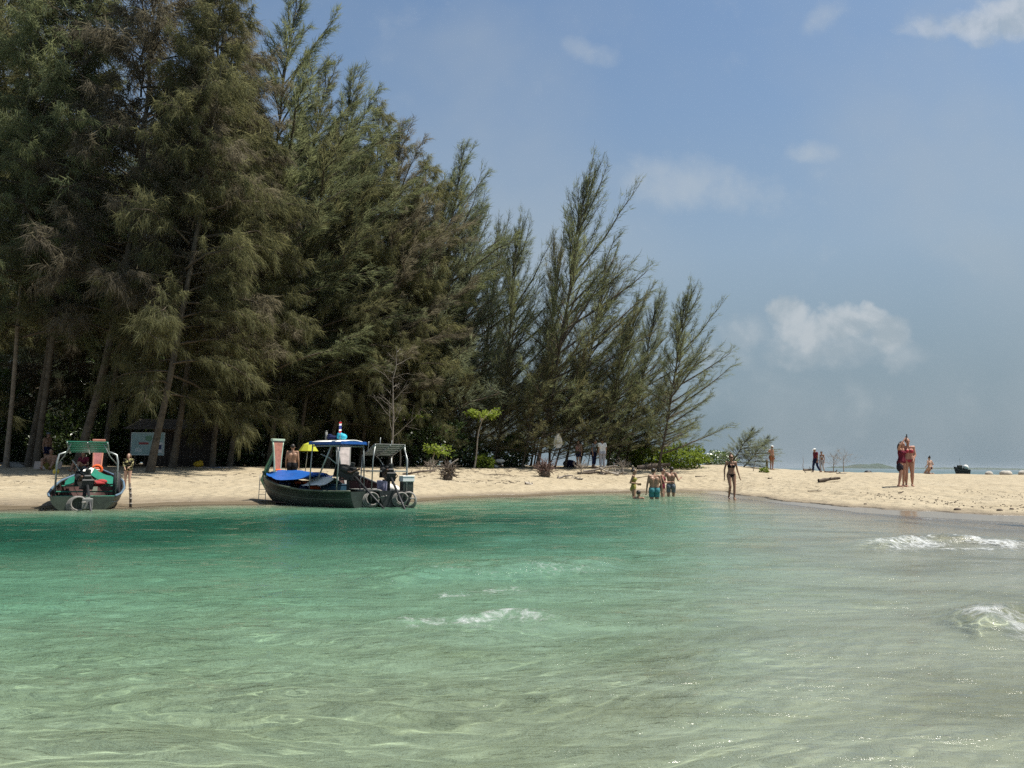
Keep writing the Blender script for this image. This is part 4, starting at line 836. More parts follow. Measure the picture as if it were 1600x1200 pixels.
RUST = mat('engine_rust', (0.085, 0.05, 0.035), 0.8, 0.3, 14.0, 0, 10, 0.2)
ROPE = mat('rope_grey', (0.24, 0.225, 0.205), 0.95, 0.2, 40.0, 0.004, 120, 0.1)
TARPB = mat('tarp_blue', (0.010, 0.085, 0.33), 0.45, 0.12, 5.0, 0.01, 6, 0.4)
TARPG = mat('tarp_green', (0.012, 0.15, 0.10), 0.5, 0.12, 5.0, 0.01, 6, 0.4)
TARPW = mat('tarp_white', (0.78, 0.76, 0.70), 0.7, 0.08, 5.0, 0.01, 6, 0.3)
BARRELB = mat('plastic_blue', (0.012, 0.045, 0.17), 0.4, 0.1, 6, 0, 10, 0.5)
ORANGE = mat('vest_orange', (0.72, 0.12, 0.03), 0.8, 0.12, 12, 0.004, 40, 0.2)
REDC = mat('cloth_red_tarp', (0.30, 0.035, 0.035), 0.8, 0.2, 8, 0, 10, 0.2)
CYAN = mat('bag_cyan', (0.03, 0.38, 0.52), 0.6, 0.1, 8, 0, 10, 0.3)
YELL = mat('parasol_yellow', (0.36, 0.37, 0.035), 0.8, 0.08, 5, 0, 10, 0.2)
DKBL = mat('box_dark_blue', (0.02, 0.06, 0.10), 0.5, 0.2, 6, 0, 10, 0.4)
WHITEP = mat('white_plastic', (0.78, 0.78, 0.76), 0.45, 0.05, 6, 0, 10, 0.4)
LILACP = mat('lilac_plastic', (0.30, 0.30, 0.42), 0.5, 0.08, 6, 0, 10, 0.4)
HX = [0, .15, .4, .65, .85, .95, 1.0]
def boat(label, stern, bow, beam, hull_m, rail_m, sheer, keel, group, width=(.66, .86, 1, .93, .62, .30, .05)):
    d = bow - stern; L = Vector((d.x, d.y, 0)).length; rz = math.atan2(d.y, d.x)
    o = thing('longtail_boat', label, 'boat', (stern.x, stern.y, 0), rz, group)
    S = np.linspace(0, 1, 26); w = np.interp(S, HX, width) * beam / 2; w = np.convolve(np.pad(w, 1, mode='edge'), [.25, .5, .25], 'valid')
    zs = np.interp(S, HX, sheer); zk = np.interp(S, HX, keel); zs = np.convolve(np.pad(zs, 2, mode='reflect', reflect_type='odd'), [.1, .2, .4, .2, .1], 'valid'); zk = np.convolve(np.pad(zk, 2, mode='reflect', reflect_type='odd'), [.1, .2, .4, .2, .1], 'valid')
    sec = [(0, 0), (.45, .06), (.74, .26), (.90, .56), (1.0, 1.0)]
    def skin(inset):
        rows = []
        for i, s in enumerate(S):
            pts = []
            for a, b in sec: pts.append((max(w[i] * a - (inset if a > 0 else 0), 0), zk[i] + inset + b * (zs[i] - zk[i] - inset)))
            row = [(s * L, -y, z) for y, z in pts[::-1]] + [(s * L, y, z) for y, z in pts[1:]]
            rows.append(row)
        return rows
    A, B = skin(0), skin(.035); n = 9; mb = MB(); V = [p for r in A for p in r] + [p for r in B for p in r]; off = 26 * n; Fs = []
    for i in range(25):
        for j in range(n - 1):
            Fs.append((i * n + j, (i + 1) * n + j, (i + 1) * n + j + 1, i * n + j + 1)); Fs.append((off + i * n + j, off + i * n + j + 1, off + (i + 1) * n + j + 1, off + (i + 1) * n + j))
        for j in (0, n - 1): Fs.append((i * n + j, off + i * n + j, off + (i + 1) * n + j, (i + 1) * n + j) if j else (i * n + j, (i + 1) * n + j, off + (i + 1) * n + j, off + i * n + j))
    for j in range(n - 1): Fs.append((j, j + 1, off + j + 1, off + j)); Fs.append((25 * n + j, off + 25 * n + j, off + 25 * n + j + 1, 25 * n + j + 1))
    mb.add(V, Fs)
    tr = MB(); tr.add([A[0][j] for j in range(n)] + [(x - .03, y, z) for x, y, z in A[0]], [tuple(range(n)), tuple(range(2 * n - 1, n - 1, -1))] + [(j + n, j + n + 1, j + 1, j) for j in range(n - 1)] + [(0, n - 1, 2 * n - 1, n)])
    me = mb.mesh('hull', hull_m, True); me.materials.append(INSIDE)
    me.polygons.foreach_set('material_index', [1 if min(p.vertices) >= off else 0 for p in me.polygons])
    link('hull', me, o); tr.build('transom', hull_m, o)
    for sg in (0, n - 1): MB().tube([(r[sg][0], r[sg][1] * 1.01, r[sg][2] + .012) for r in A], .028, 8).build('gunwale', rail_m, o, True)
    for sg in (1, n - 2):
        MB().tube([(r[sg][0], r[sg][1] * 1.015, r[sg][2] + .10 * (zs[i] - zk[i])) for i, r in enumerate(A[:25])], .014, 6).build('rub_rail', rail_m, o, True)
    for x in (.22, .42, .62):
        wi = np.interp(x, S, w); zi = np.interp(x, S, zs)
        t = MB(); t.box((x * L, 0, zi - .10), (.20, wi * 1.85, .03), None, .006); t.build('thwart', GREENP if rail_m is not GREYP else GREYP, o)
    for k in range(5):
        t = MB(); t.box((L * .45, (k - 2) * beam * .15, .04 + .012 * abs(k - 2)), (L * .62, beam * .135, .02)); t.build('floorboard', INSIDE, o)
    for k in range(7):
        s = .1 + .12 * k; i = int(s * 25); t = MB(); t.tube([(B[i][j][0], B[i][j][1] * .99, B[i][j][2] + .01) for j in range(n)], .018, 5); t.build('rib', INSIDE, o)
    return o, L, S, w, zs
def prow(o, L, z0, h, wb, wt, face_m, trim_m, stem_m, lean=.18, tip=None):
    """upswept flat prow board with framed face, on the stem"""
    zz = np.linspace(0, 1, 9); x = L + lean * zz ** 1.3 * h * .9; z = z0 + h * zz; wd = wb + (wt - wb) * zz ** 1.6
    V = []; 
    for dx_ in (0, .06):
        for k in range(9): V += [(x[k] + dx_, -wd[k] / 2, z[k]), (x[k] + dx_, wd[k] / 2, z[k])]
    f = []
    for k in range(8):
        a = 2 * k; f += [(a, a + 2, a + 3, a + 1), (18 + a, 18 + a + 1, 18 + a + 3, 18 + a + 2), (a, 18 + a, 18 + a + 2, a + 2), (a + 1, a + 3, 18 + a + 3, 18 + a + 1)]
    f += [(0, 1, 19, 18), (16, 34, 35, 17)]
    b = MB(); b.add(V, f); b.build('prow', face_m, o)
    for sg in (-1, 1): MB().tube([(x[k] + .025, sg * (wd[k] / 2 + .012), z[k]) for k in range(9)], .030, 6).build('prow_trim', trim_m, o, True)
    for k, mm in ((.06, ORANGE), (.11, TARPW), (.15, ORANGE)): q = MB(); q.tube([(np.interp(k, zz, x) - .04, wb * .5 * math.cos(a) * 1.12, z0 + h * k + .02 * math.sin(a)) for a in np.linspace(0, math.pi, 7)], .026, 6); q.build('prow_ribbon', mm, o, True)
    c = MB(); c.box((x[8] + .03, 0, z[8] + .04), (.10, wt + .10, .07), None, .01); c.build('prow_cap', trim_m, o)
    s = MB(); 
    tip = tip or L
    P = [(tip - .30, 0, z0 - .55), (tip + .02, 0, z0 - .15), (L * .4 + tip * .6 + .10, 0, z0 + .25 * h), (x[8] + .10, 0, z0 + .86 * h)]
    V = []; tw = [.10, .16, .12, .03]; th = [.07, .06, .05, .02]
    for (px_, _, pz), a, t in zip(P, tw, th): V += [(px_ - .02, -t, pz), (px_ + a, -t * .4, pz), (px_ + a, t * .4, pz), (px_ - .02, t, pz)]
    s.add(V, [(4 * k + j, 4 * k + (j + 1) % 4, 4 * k + 4 + (j + 1) % 4, 4 * k + 4 + j) for k in range(3) for j in range(4)] + [(3, 2, 1, 0), (12, 13, 14, 15)]); s.build('stem_post', stem_m, o)
def engine(o, x, z, drop=.75, back=1.7, yaw=0.0, tilt=0.0):
    """car engine on a swivel post with its long propeller shaft"""
    e = MB(); r = Euler((0, -.25, yaw))
    c = Vector((x, 0, z)); m = r.to_matrix(); P = lambda a, b, d: c + m @ Vector((a, b, d))
    e.box(P(0, 0, 0), (.50, .26, .26), m, .02); e.box(P(.02, 0, .17), (.40, .16, .10), m, .02); e.tube([P(-.1, .16, .12), P(.15, .16, .12)], .075, 10); e.tube([P(.28, 0, .02), P(.33, 0, .02)], .15, 14); e.box(P(.12, -.16, -.02), (.18, .09, .16), m, .015); e.tube([P(-.05, -.02, .2), P(-.05, -.02, .33)], .065, 10)
    e.box(P(.36, 0, .0), (.03, .34, .36), m, .01)
    eo = e.build('engine', IRON, o)
    MB().tube([P(.0, .14, .05), P(-.25, .2, .10), P(-.42, .2, .22), P(-.5, .2, .28)], .028, 8).build('exhaust_pipe', RUST, eo, True)
    MB().tube([P(.3, .05, .12), P(.7, .12, .28), P(1.0, .14, .30)], .016, 6).build('steering_handle', PIPE, eo, True)
    for q in (-.13, .0, .12): MB().tube([P(q, -.13, .1), P(q - .05, -.2, .02), P(q, -.14, -.1)], .014, 6).build('hose', RUST, eo, True)
    st = MB(); st.tube([(x, 0, .1), (x, 0, z - .1)], .045, 8); st.box((x, 0, z - .15), (.36, .24, .04)); st.build('engine_post', IRON, o)
    a = P(-.25, 0, -.02); b = Vector((x - .25 - back, math.sin(yaw) * -back, z - drop - .12))
    sh = MB(); sh.tube([a, a.lerp(b, .5), b], [.034, .030, .026], 8); so = sh.build('propeller_shaft', IRON, eo, True)
    f = MB(); f.box(a.lerp(b, .86) - Vector((0, 0, .07)), (.22, .012, .14)); f.build('fin', IRON, so)
    pr = MB(); ax = (b - a).normalized(); u = ax.cross(Vector((0, 1, 0))).normalized(); v = ax.cross(u)
    pr.tube([b - ax * .02, b + ax * .06], .03, 8)
    for k in range(3):
        t = k * 2.094; q = u * math.cos(t) + v * math.sin(t); w_ = ax.cross(q); pr.add([b + q * .02 - w_ * .02, b + q * .13 - w_ * .05 + ax * .03, b + q * .15 + w_ * .02 + ax * .0, b + q * .03 + w_ * .03 - ax * .01], [(0, 1, 2, 3)])
    pr.build('propeller', RUST, so)
def world(o, p): return o.matrix_basis @ Vector(p)
def coil(label, p, rad, rot, m=ROPE, turns=4):
    c = MB(); q = rot.to_matrix()
    for k in range(turns): c.torus(Vector((.02 * k, (k - 1.5) * .012, (k - 1.5) * .035)), rad * (1 - .07 * k), .020, None, 22, 6, 1.0 - .06 * (k % 2))
    c.tube([(rad * .9, 0, 0), (rad * 1.1, .04, .25), (rad * .95, .02, .5)], .018, 6)
    o = c.build('rope_coil', m, None, True); o.location = p; o.rotation_euler = rot; tag(o, label, 'rope', 'rope coils hung at the boat sterns'); return o
def tarp(label, parent_boat, pts, m, seed, nx=18, ny=10, name='tarp', cat='tarp', thick=.012):
    """cloth over four rows of points [(left xyz, ridge xyz, right xyz), ...] in boat space"""
    rows = np.array(pts, float); k = len(rows); U = np.linspace(0, k - 1, nx); Vv = np.linspace(0, 2, ny); gg = np.random.default_rng(seed); out = []
    for u in U:
        i = min(int(u), k - 2); r = rows[i] * (1 - (u - i)) + rows[i + 1] * (u - i)
        for v in Vv:
            j = min(int(v), 1); t = v - j; t = t * t * (3 - 2 * t) * .4 + t * .6; p = r[j] * (1 - t) + r[j + 1] * t
            out.append(p + np.array([0, 0, -.05 * math.sin(math.pi * (v - j)) + .010 * math.sin(u * 5 + v * 3 + seed) + gg.normal(0, .004)]))
    out = np.array(out); f = grid_faces(nx, ny); n0 = len(out)
    V = np.concatenate([out, out - [0, 0, thick]]); Fb = f[:, ::-1] + n0
    o = link(name, np_mesh(name, V, np.concatenate([f, Fb]), 4, m, True)); o.matrix_basis = parent_boat.matrix_basis.copy(); tag(o, label, cat); return o
def rest(o, boat_, p, rz=0.0):
    o.location = world(boat_, p); o.rotation_euler = (0, 0, boat_.rotation_euler.z + rz); return o
GB = 'longtail boats drawn up at the beach'
# --- boat with the blue canopy
sB, bB = Vector(((572 - 800) / F * 21.0, 21.0, 0)), Vector(((418 - 800) / F * 23.6, 23.6, 0))
B1, L1, S1, w1, z1 = boat('dark green longtail boat with a blue canopy and a tall salmon coloured prow', sB, bB, 1.42, HULL_G, HULL_O, (.44, .42, .44, .54, .70, .82, .90), (-.10, -.18, -.2, -.16, .02, .28, .55), GB)
prow(B1, L1 - .62, .80, 1.02, .17, .34, SALMON, PALEG, GRN2, .02, L1)
def canopy(o, x0, x1, yw, z, m_top, m_skirt):
    t = MB(); n = 9
    V = [(x0 + (x1 - x0) * i, (j / (n - 1) - .5) * yw, z + .07 * math.cos((j / (n - 1) - .5) * math.pi)) for i in (0, 1) for j in range(n)]
    V2 = [(x, y, zz - .025) for x, y, zz in V]
    t.add(V + V2, [(j, j + n, j + n + 1, j + 1) for j in range(n - 1)] + [(2 * n + j, 2 * n + j + 1, 3 * n + j + 1, 3 * n + j) for j in range(n - 1)] + [(j, j + 1, 2 * n + j + 1, 2 * n + j) for j in range(n - 1)] + [(n + j, 3 * n + j, 3 * n + j + 1, n + j + 1) for j in range(n - 1)])
    c = t.build('canopy', m_top, o, True)
    for sg in (-1, 1): s = MB(); s.box(((x0 + x1) / 2, sg * (yw / 2 + .006), z - .025), (x1 - x0 + .04, .012, .075)); s.build('canopy_skirt', m_skirt, o)
    for xx in (x0 - .008, x1 + .008): s = MB(); s.box((xx, 0, z - .01), (.012, yw - .02, .075)); s.build('canopy_skirt', m_skirt, o)
def post(o, pts, r=.018, m=PIPE, name='canopy_post'): MB().tube(pts, r, 8).build(name, m, o, True)
canopy(B1, .45, 1.75, .92, 1.76, TARPW, TARPB)
for xx in (.52, 1.65):
    for sg in (-1, 1): post(B1, [(xx, sg * .50, .3), (xx, sg * .46, 1.2), (xx, sg * .42, 1.76)])
post(B1, [(.52, -.42, 1.66), (1.65, -.42, 1.66)]); post(B1, [(.52, .42, 1.66), (1.65, .42, 1.66)]); post(B1, [(1.5, .35, .7), (.9, .4, 1.66)], .022, PIPE, 'brace')
engine(B1, .62, .90, .98, 1.25, .15)
tarp('blue tarpaulin draped over the front half of the boat with the blue canopy', B1, [((1.55, -.30, .88), (1.55, 0, .93), (1.55, .3, .88)), ((2.2, -.62, .66), (2.2, 0, .98), (2.2, .62, .70)), ((3.0, -.66, .66), (3.0, 0, 1.02), (3.0, .66, .72)), ((3.7, -.42, .80), (3.7, 0, .99), (3.7, .42, .84)), ((4.05, -.16, .90), (4.05, 0, .93), (4.05, .16, .90))], TARPB, 3)
tarp('cream sheet hanging below the aft end of the blue tarpaulin', B1, [((1.15, -.46, .60), (1.15, 0, .80), (1.15, .46, .60)), ((1.5, -.52, .56), (1.5, 0, .84), (1.5, .5, .58)), ((2.0, -.50, .52), (2.0, 0, .84), (2.0, .5, .56))], TARPW, 4, name='sheet', cat='sheet')
def barrel(label, b, p, r=.17, h=.42, m=BARRELB):
    t = thing('barrel', label, 'barrel', (0, 0, 0), 0, 'blue barrels in the boat'); body = MB(); body.tube([(0, 0, 0), (0, 0, .03), (0, 0, h * .33), (0, 0, h * .36), (0, 0, h * .66), (0, 0, h * .69), (0, 0, h - .03), (0, 0, h)], [r * .94, r, r, r * 1.05, r * 1.05, r, r, r * .92], 16); body.build('drum', m, t, True)
    l = MB(); l.tube([(0, 0, h + .001), (0, 0, h + .03)], [r * .9, r * .86], 16); l.build('lid', m, t, True); rest(t, b, p)
barrel('blue plastic barrel nearest the prow in the boat with the blue canopy', B1, (3.55, -.12, .18), .17, .42)
barrel('blue plastic barrel amidships beside the orange life vests', B1, (2.75, -.25, .10), .18, .42)
def vest(label, b, p, rz, m=ORANGE, fold=0):
    t = thing('life_vest', label, 'life vest', (0, 0, 0), 0, 'orange life vests in the boat')
    for sg in (-1, 1): q = MB(); q.box((0, sg * .13, .05), (.42, .20, .09), None, .03); q.build('panel', m, t)
    q = MB(); q.box((.0, 0, .10), (.05, .48, .012)); q.box((.15, 0, .10), (.05, .48, .012)); q.build('strap', BLACK, t)
    q = MB(); q.box((-.18, 0, .07), (.12, .44, .06), None, .02); q.build('collar', TARPW, t); rest(t, b, p, rz)
vest('orange life vest lowest of the pile amidships', B1, (2.25, -.36, .43), .2)
vest('orange life vest lying across the top of the pile amidships', B1, (2.3, -.33, .56), .9)
vest('orange life vest on the blue barrel', B1, (2.75, -.25, .57), 2.0)
def crate(label, b, p, d, m, name='crate', cat='crate'):
    t = thing(name, label, cat); q = MB(); q.box((0, 0, d[2] / 2), d, None, .015); q.build('box', m, t); l = MB(); l.box((0, 0, d[2] + .018), (d[0] + .02, d[1] + .02, .03), None, .008); l.build('lid', m, t); rest(t, b, p)
crate('dark blue box in front of the engine of the boat with the blue canopy', B1, (1.35, -.15, .32), (.55, .5, .26), DKBL)
bg_ = MB(); bg_.ell((0, 0, .08), (.17, .13, .10), 12, 8); bg_.ell((.08, 0, .15), (.09, .09, .06), 10, 6); rest(tag(bg_.build('bag', CYAN, None, True), 'bright cyan bag lying on top of the blue canopy', 'bag'), B1, (1.0, -.05, 1.84))
fl = thing('flag', 'small red white and blue striped flag flying above the blue canopy', 'flag'); q = MB(); q.tube([(0, 0, -.03), (0, 0, .52)], .009, 6); q.build('pole', PIPE, fl)
FC = [('stripe_red', (0.45, 0.02, 0.03)), ('stripe_white', (0.75, 0.75, 0.75)), ('stripe_blue', (0.04, 0.05, 0.22)), ('stripe_white', (0.75, 0.75, 0.75)), ('stripe_red', (0.45, 0.02, 0.03))]
zc = .50
for (nm_, c_), h_ in zip(FC, (.05, .05, .10, .05, .05)):
    q = MB(); xs_ = np.linspace(.012, .36, 7); V = []
    for yo in (-.004, .004):
        for zz in (zc, zc - h_ + .001): V += [(x, .03 * math.sin(x * 14) + yo, zz - .10 * x) for x in xs_]
    q.add(V, [(j, j + 1, 8 + j, 7 + j) for j in range(6)] + [(14 + j, 21 + j, 22 + j, 15 + j) for j in range(6)]); q.build('stripe', cloth(nm_ + '_flag', c_), fl); zc -= h_
rest(fl, B1, (.9, .1, 1.84), 2.4)
q = MB(); q.tube([(0, 0, 0), (0, 0, .24)], .035, 8); q.tube([(0, 0, .24), (0, 0, .28)], .02, 8); rest(tag(q.build('bottle', GREYP, None, True), 'grey bottle standing on the blue canopy near its front edge', 'bottle'), B1, (1.6, .0, 1.83))
q = MB(); q.ell((0, 0, .06), (.20, .15, .07), 12, 6); q.ell((.06, .05, .12), (.08, .08, .05), 8, 6); rest(tag(q.build('cloth_bundle', NAVY, None, True), 'dark cloth bundle on the blue canopy beside the cyan bag', 'bundle'), B1, (1.33, .0, 1.835))
coil('grey rope coil hanging over the stern of the boat with the blue canopy', world(B1, (.05, -.50, .26)), .24, Euler((R(85), 0, R(15))))
coil('second grey rope coil at the stern, right of the first', world(B1, (-.12, -.12, .22)), .22, Euler((R(80), 0, R(30))))
ld = thing('boarding_ladder', 'thin metal boarding ladder leaning from the prow to the sand', 'ladder'); Pt, Pb = Vector(world(B1, (L1 - .1, .12, .84))), hit(409, 784, 18, 30)
for k in (-1, 1): q = MB(); q.tube([Pt + Vector((k * .10, 0, 0)), Pb + Vector((k * .10, 0, 0))], .010, 6); q.build('rail', PIPE, ld, True)
for k in range(5): a = Pt.lerp(Pb, .18 + k * .19); q = MB(); q.tube([a - Vector((.10, 0, 0)), a + Vector((.10, 0, 0))], .009, 6); q.build('rung', PIPE, ld, True)
# --- boat with the grey slatted canopy
sB, bB = Vector(((622 - 800) / F * 21.4, 21.4, 0)), Vector(((542 - 800) / F * 25.2, 25.2, 0))
B2, L2, S2, w2, z2 = boat('black hulled longtail boat with a tilted grey slatted canopy, right of the blue canopied one', sB, bB, 1.45, HULL_K, GREYP, (.46, .42, .42, .52, .72, .86, .96), (-.10, -.18, -.2, -.16, .02, .3, .6), GB)
prow(B2, L2 - .1, .84, .92, .24, .42, mat('prow_pale', (0.42, 0.36, 0.33), .6, .2, 7), GREYP, HULL_K, .35)
def slat_roof(o, x0, x1, z0, z1_, yw, n, m, gap=.02):
    sl = (x1 - x0) / n; a = math.atan2(z1_ - z0, x1 - x0); rt = Euler((0, -a, 0)).to_matrix()
    for k in range(n):
        for sg in (-1, 1):
            t = MB(); f = (k + .5) / n; t.box((x0 + (x1 - x0) * f, sg * (yw / 4 + .004), z0 + (z1_ - z0) * f), (sl / math.cos(a) - gap, yw / 2 - .012, .016), rt); t.build('roof_slat', m, o)
    for sg in (-1, 0, 1):
        t = MB(); t.tube([(x0, sg * yw / 2 * .96, z0 - .03), (x1, sg * yw / 2 * .96, z1_ - .03)], .018, 6); t.build('roof_rail', PIPE, o, True)
slat_roof(B2, .50, 1.55, 1.74, 1.42, .92, 6, GREYP)
for sg in (-1, 1):
    post(B2, [(.5, sg * .52, .35), (.5, sg * .50, 1.3), (.52, sg * .44, 1.68)]); post(B2, [(1.52, sg * .5, .35), (1.52, sg * .44, 1.40)]); post(B2, [(.5, sg * .52, .98), (1.52, sg * .49, .98)], .016, PIPE, 'side_rail')
post(B2, [(.48, -.54, .98), (.48, .54, .98)], .016, PIPE, 'side_rail'); post(B2, [(1.52, -.49, .98), (1.52, .49, .98)], .016, PIPE, 'side_rail'); post(B2, [(-.02, -.30, .3), (.0, -.32, 1.3), (.25, -.36, 1.5), (.45, -.4, 1.62)])
for sg, hh_ in ((-.30, .30), (.05, .38), (.4, .26)): post(B2, [(1.2, sg, 1.52), (1.15, sg, 1.56 + hh_)], .010, PIPE, 'antenna_rod')
engine(B2, .55, .88, .92, 1.55, -.10)
q = MB(); q.tube([(0, 0, 0), (0, 0, .02), (0, 0, .38), (0, 0, .40)], [.13, .14, .17, .165], 16); rest(tag(q.build('bucket', LILACP, None, True), 'tall lilac plastic bucket in the black hulled boat', 'bucket'), B2, (1.75, -.28, .30))
q = MB(); q.ell((0, 0, .12), (.24, .18, .13), 12, 8); q.ell((.12, .05, .20), (.10, .09, .08), 10, 6); rest(tag(q.build('sack', TARPW, None, True), 'white sack slumped against the engine of the black hulled boat', 'sack'), B2, (1.05, -.34, .34))
crate('white lidded box on the stern of the black hulled boat', B2, (.12, -.36, .70), (.3, .34, .13), WHITEP, 'cool_box', 'cool box'); t = MB(); t.box((.12, -.36, .55), (.26, .3, .30)); t.build('stern_locker', HULL_G, B2)
coil('grey rope coil low on the stern of the black hulled boat', world(B2, (-.08, -.30, .20)), .25, Euler((R(84), 0, R(-10))))
coil('smaller rope coil nested against the last stern at the right', world(B2, (-.16, -.05, .24)), .19, Euler((R(82), 0, R(10))))
HULL_B3 = mat('paint_weathered_green', (0.045, 0.058, 0.042), 0.55, 0.35, 3.0, 0.004, 20, 0.4, c2=(0.012, 0.016, 0.014))
# --- small boat at the left seen from its stern
sB, bB = Vector(((138 - 800) / F * 18.9, 18.9, 0)), Vector(((157 - 800) / F * 23.0, 23.0, 0))
B3, L3, S3, w3, z3 = boat('green longtail boat seen from its stern, under a small green slatted roof', sB, bB, 1.66, HULL_B3, RAILB, (.33, .36, .46, .62, .76, .86, .95), (-.08, -.16, -.18, -.12, .05, .3, .6), GB, (.84, .96, 1.0, .92, .62, .30, .05))
prow(B3, L3 - .1, .80, .95, .17, .24, mat('prow_rose', (0.40, 0.15, 0.14), .6, .2, 7), SALMON, HULL_O, .3)
slat_roof(B3, .35, 1.35, 1.66, 1.40, .92, 5, GREENP)
for sg in (-1, 1):
    post(B3, [(.9, sg * .68, .35), (.9, sg * .68, 1.15), (.93, sg * .64, 1.34), (1.0, sg * .5, 1.40), (1.1, sg * .42, 1.42)], .024); post(B3, [(.4, sg * .36, 1.60), (.62, sg * .50, 1.3), (.9, sg * .66, 1.1)], .014, PIPE, 'brace')
engine(B3, .52, .66, .74, 1.0, .28)
tarp('green tarpaulin with a white stripe folded over the bow of the small green boat', B3, [((1.7, -.55, .56), (1.7, 0, .86), (1.7, .55, .56)), ((2.4, -.60, .66), (2.4, 0, .98), (2.4, .6, .66)), ((3.2, -.45, .78), (3.2, 0, 1.0), (3.2, .45, .78))], TARPG, 7)
tarp('white strip of cloth lying over the green tarpaulin of the small boat', B3, [((1.66, -.05, .865), (1.66, .06, .872), (1.66, .18, .80)), ((2.4, -.06, .995), (2.4, .06, .99), (2.4, .20, .93)), ((3.0, -.05, 1.015), (3.0, .06, 1.015), (3.0, .18, .97))], TARPW, 8, 10, 6, 'cloth_strip', 'cloth')
q = MB(); q.ell((0, 0, .10), (.15, .30, .08), 14, 8); q.ell((0.05, -.2, .14), (.11, .14, .07), 10, 6); rest(tag(q.build('red_bundle', REDC, None, True), 'red bundle stowed under the edge of the green tarpaulin', 'bundle'), B3, (1.58, -.1, .50))
q = MB(); q.torus((0, 0, 0), .115, .042, Euler((R(90), 0, R(90))).to_matrix(), 22, 8); rest(tag(q.build('life_ring', ORANGE, None, True), 'orange life ring tied at the foot of the rose coloured prow', 'life ring'), B3, (L3 - .24, -.02, .93))
lm = thing('lamp', 'yellow lamp on a short pole at the left side of the small green boat', 'lamp'); q = MB(); q.tube([(0, 0, -.45), (0, 0, 0)], .014, 6); q.build('pole', PIPE, lm); q = MB(); q.ell((0, 0, .05), (.075, .075, .075), 12, 8); q.build('globe', mat('lamp_yellow', (.6, .42, .06), .5, .05), lm, True); rest(lm, B3, (.95, .69, .86))
coil('pale grey rope coil at the stern of the small green boat, by its shaft', world(B3, (-.10, .12, .14)), .21, Euler((R(84), 0, R(20))))
q = MB(); q.box((0, 0, .14), (.16, .22, .26), None, .02); q.tube([(0, -.05, .28), (0, .05, .28)], .02, 6); rest(tag(q.build('jerry_can', GREYP), 'grey fuel can hung at the stern of the small green boat', 'fuel can'), B3, (-.14, -.12, .02))
q = MB(); q.torus((0, 0, 0), .27, .085, None, 24, 10); ty = tag(q.build('tyre_fender', mat('rubber', (.025, .025, .027), .8, .15), None, True), 'black tyre fender inside the right side of the small green boat', 'tyre'); ty.location = world(B3, (1.5, -.66, .55)); ty.rotation_euler = (R(90), R(8), B3.rotation_euler.z)

# ------------------------------------------------------------------ hut, notice board, beach furniture
HUTW = mat('hut_boards', (0.06, 0.048, 0.04), 0.9, 0.3, 7)
THATCH = mat('hut_roof_sheet', (0.11, 0.092, 0.078), 0.85, 0.25, 6, 0.01, 20)
hb = spot(272, 41.5); hut = thing('hut', 'open sided dark hut with a low pale roof, behind the notice board', 'hut', hb, R(-8))
for x in (-1.9, 1.5):
    for y in (-1.0, 1.0): q = MB(); q.tube([(x, y, -.1), (x, y, 1.95)], .06, 8); q.build('post', HUTW, hut, True)
for sg in (-1, 1):
    for k in range(9):
        x0 = -2.1 + k * .44; q = MB(); q.box((x0 + .2, sg * .72, 2.22 - .0), (.42, 1.55, .025), Euler((sg * -.36, 0, 0)).to_matrix()); q.build('roof_sheet', THATCH, hut)
q = MB(); q.tube([(-2.2, 0, 2.50), (1.95, 0, 2.50)], .05, 8); q.build('ridge', THATCH, hut)
for k in range(12): q = MB(); q.box((-1.8 + k * .29, 1.0, .95), (.27, .03, 1.9)); q.build('wall_board', HUTW, hut)
for k in range(4): q = MB(); q.box((-.2, -.9 , .30 + k * .0), (.01, .01, .01)) if False else None
q = MB(); q.box((.0, -.6, .78), (2.6, .5, .05)); q.box((-1.2, -.6, .39), (.05, .45, .74)); q.box((1.2, -.6, .39), (.05, .45, .74)); q.build('counter', HUTW, hut)
nb = spot(229, 37.2); NB = thing('notice_board', 'pale teal map board with a red bar and dark blue square behind the leaning trunk', 'notice board', nb, R(-4))
sz = 37.2 / F; zt, zb = at(229, 677, 37.2).z - nb.z, at(229, 710, 37.2).z - nb.z; hw = 25.5 * sz; hm = (zt + zb) / 2; hgt = zt - zb
PANEL = mat('board_teal', (0.24, 0.36, 0.36), 0.5, 0.14, 2.2); BW = mat('board_white', (0.55, 0.57, 0.57), .6, .05); BR = mat('board_red', (0.26, 0.05, 0.05), .6, .1); BN = mat('board_navy', (0.02, 0.035, 0.11), .6, .1); BG = mat('board_green', (0.12, 0.24, 0.16), .6, .2, 6); BD = mat('board_pale', (0.42, 0.5, 0.50), .6, .1)
q = MB(); q.box((0, 0, hm), (2 * hw, .04, hgt)); q.build('panel', PANEL, NB)
for x in (-hw * .8, hw * .8): q = MB(); q.tube([(x, .07, -.2), (x, .07, zt)], .04, 8); q.build('post', HUTW, NB, True)
for (a, b_, w_, h_) in ((0, zt + .02, 2 * hw + .08, .04), (0, zb - .02, 2 * hw + .08, .04), (-hw - .02, hm, .04, hgt), (hw + .02, hm, .04, hgt)): q = MB(); q.box((a, -.004, b_), (w_, .06, h_)); q.build('frame_bar', BD, NB)
q = MB(); q.box((-hw * .25, -.024, hm + .02), (hw * .62, .008, .10)); q.build('red_bar', BR, NB)
q = MB(); q.box((hw * .74, -.024, hm - hgt * .18), (hw * .44, .008, hgt * .52)); wo_ = q.build('poster', BW, NB); q = MB(); q.box((hw * .76, -.031, hm - hgt * .15), (hw * .26, .006, hgt * .22)); q.build('dark_square', BN, wo_)
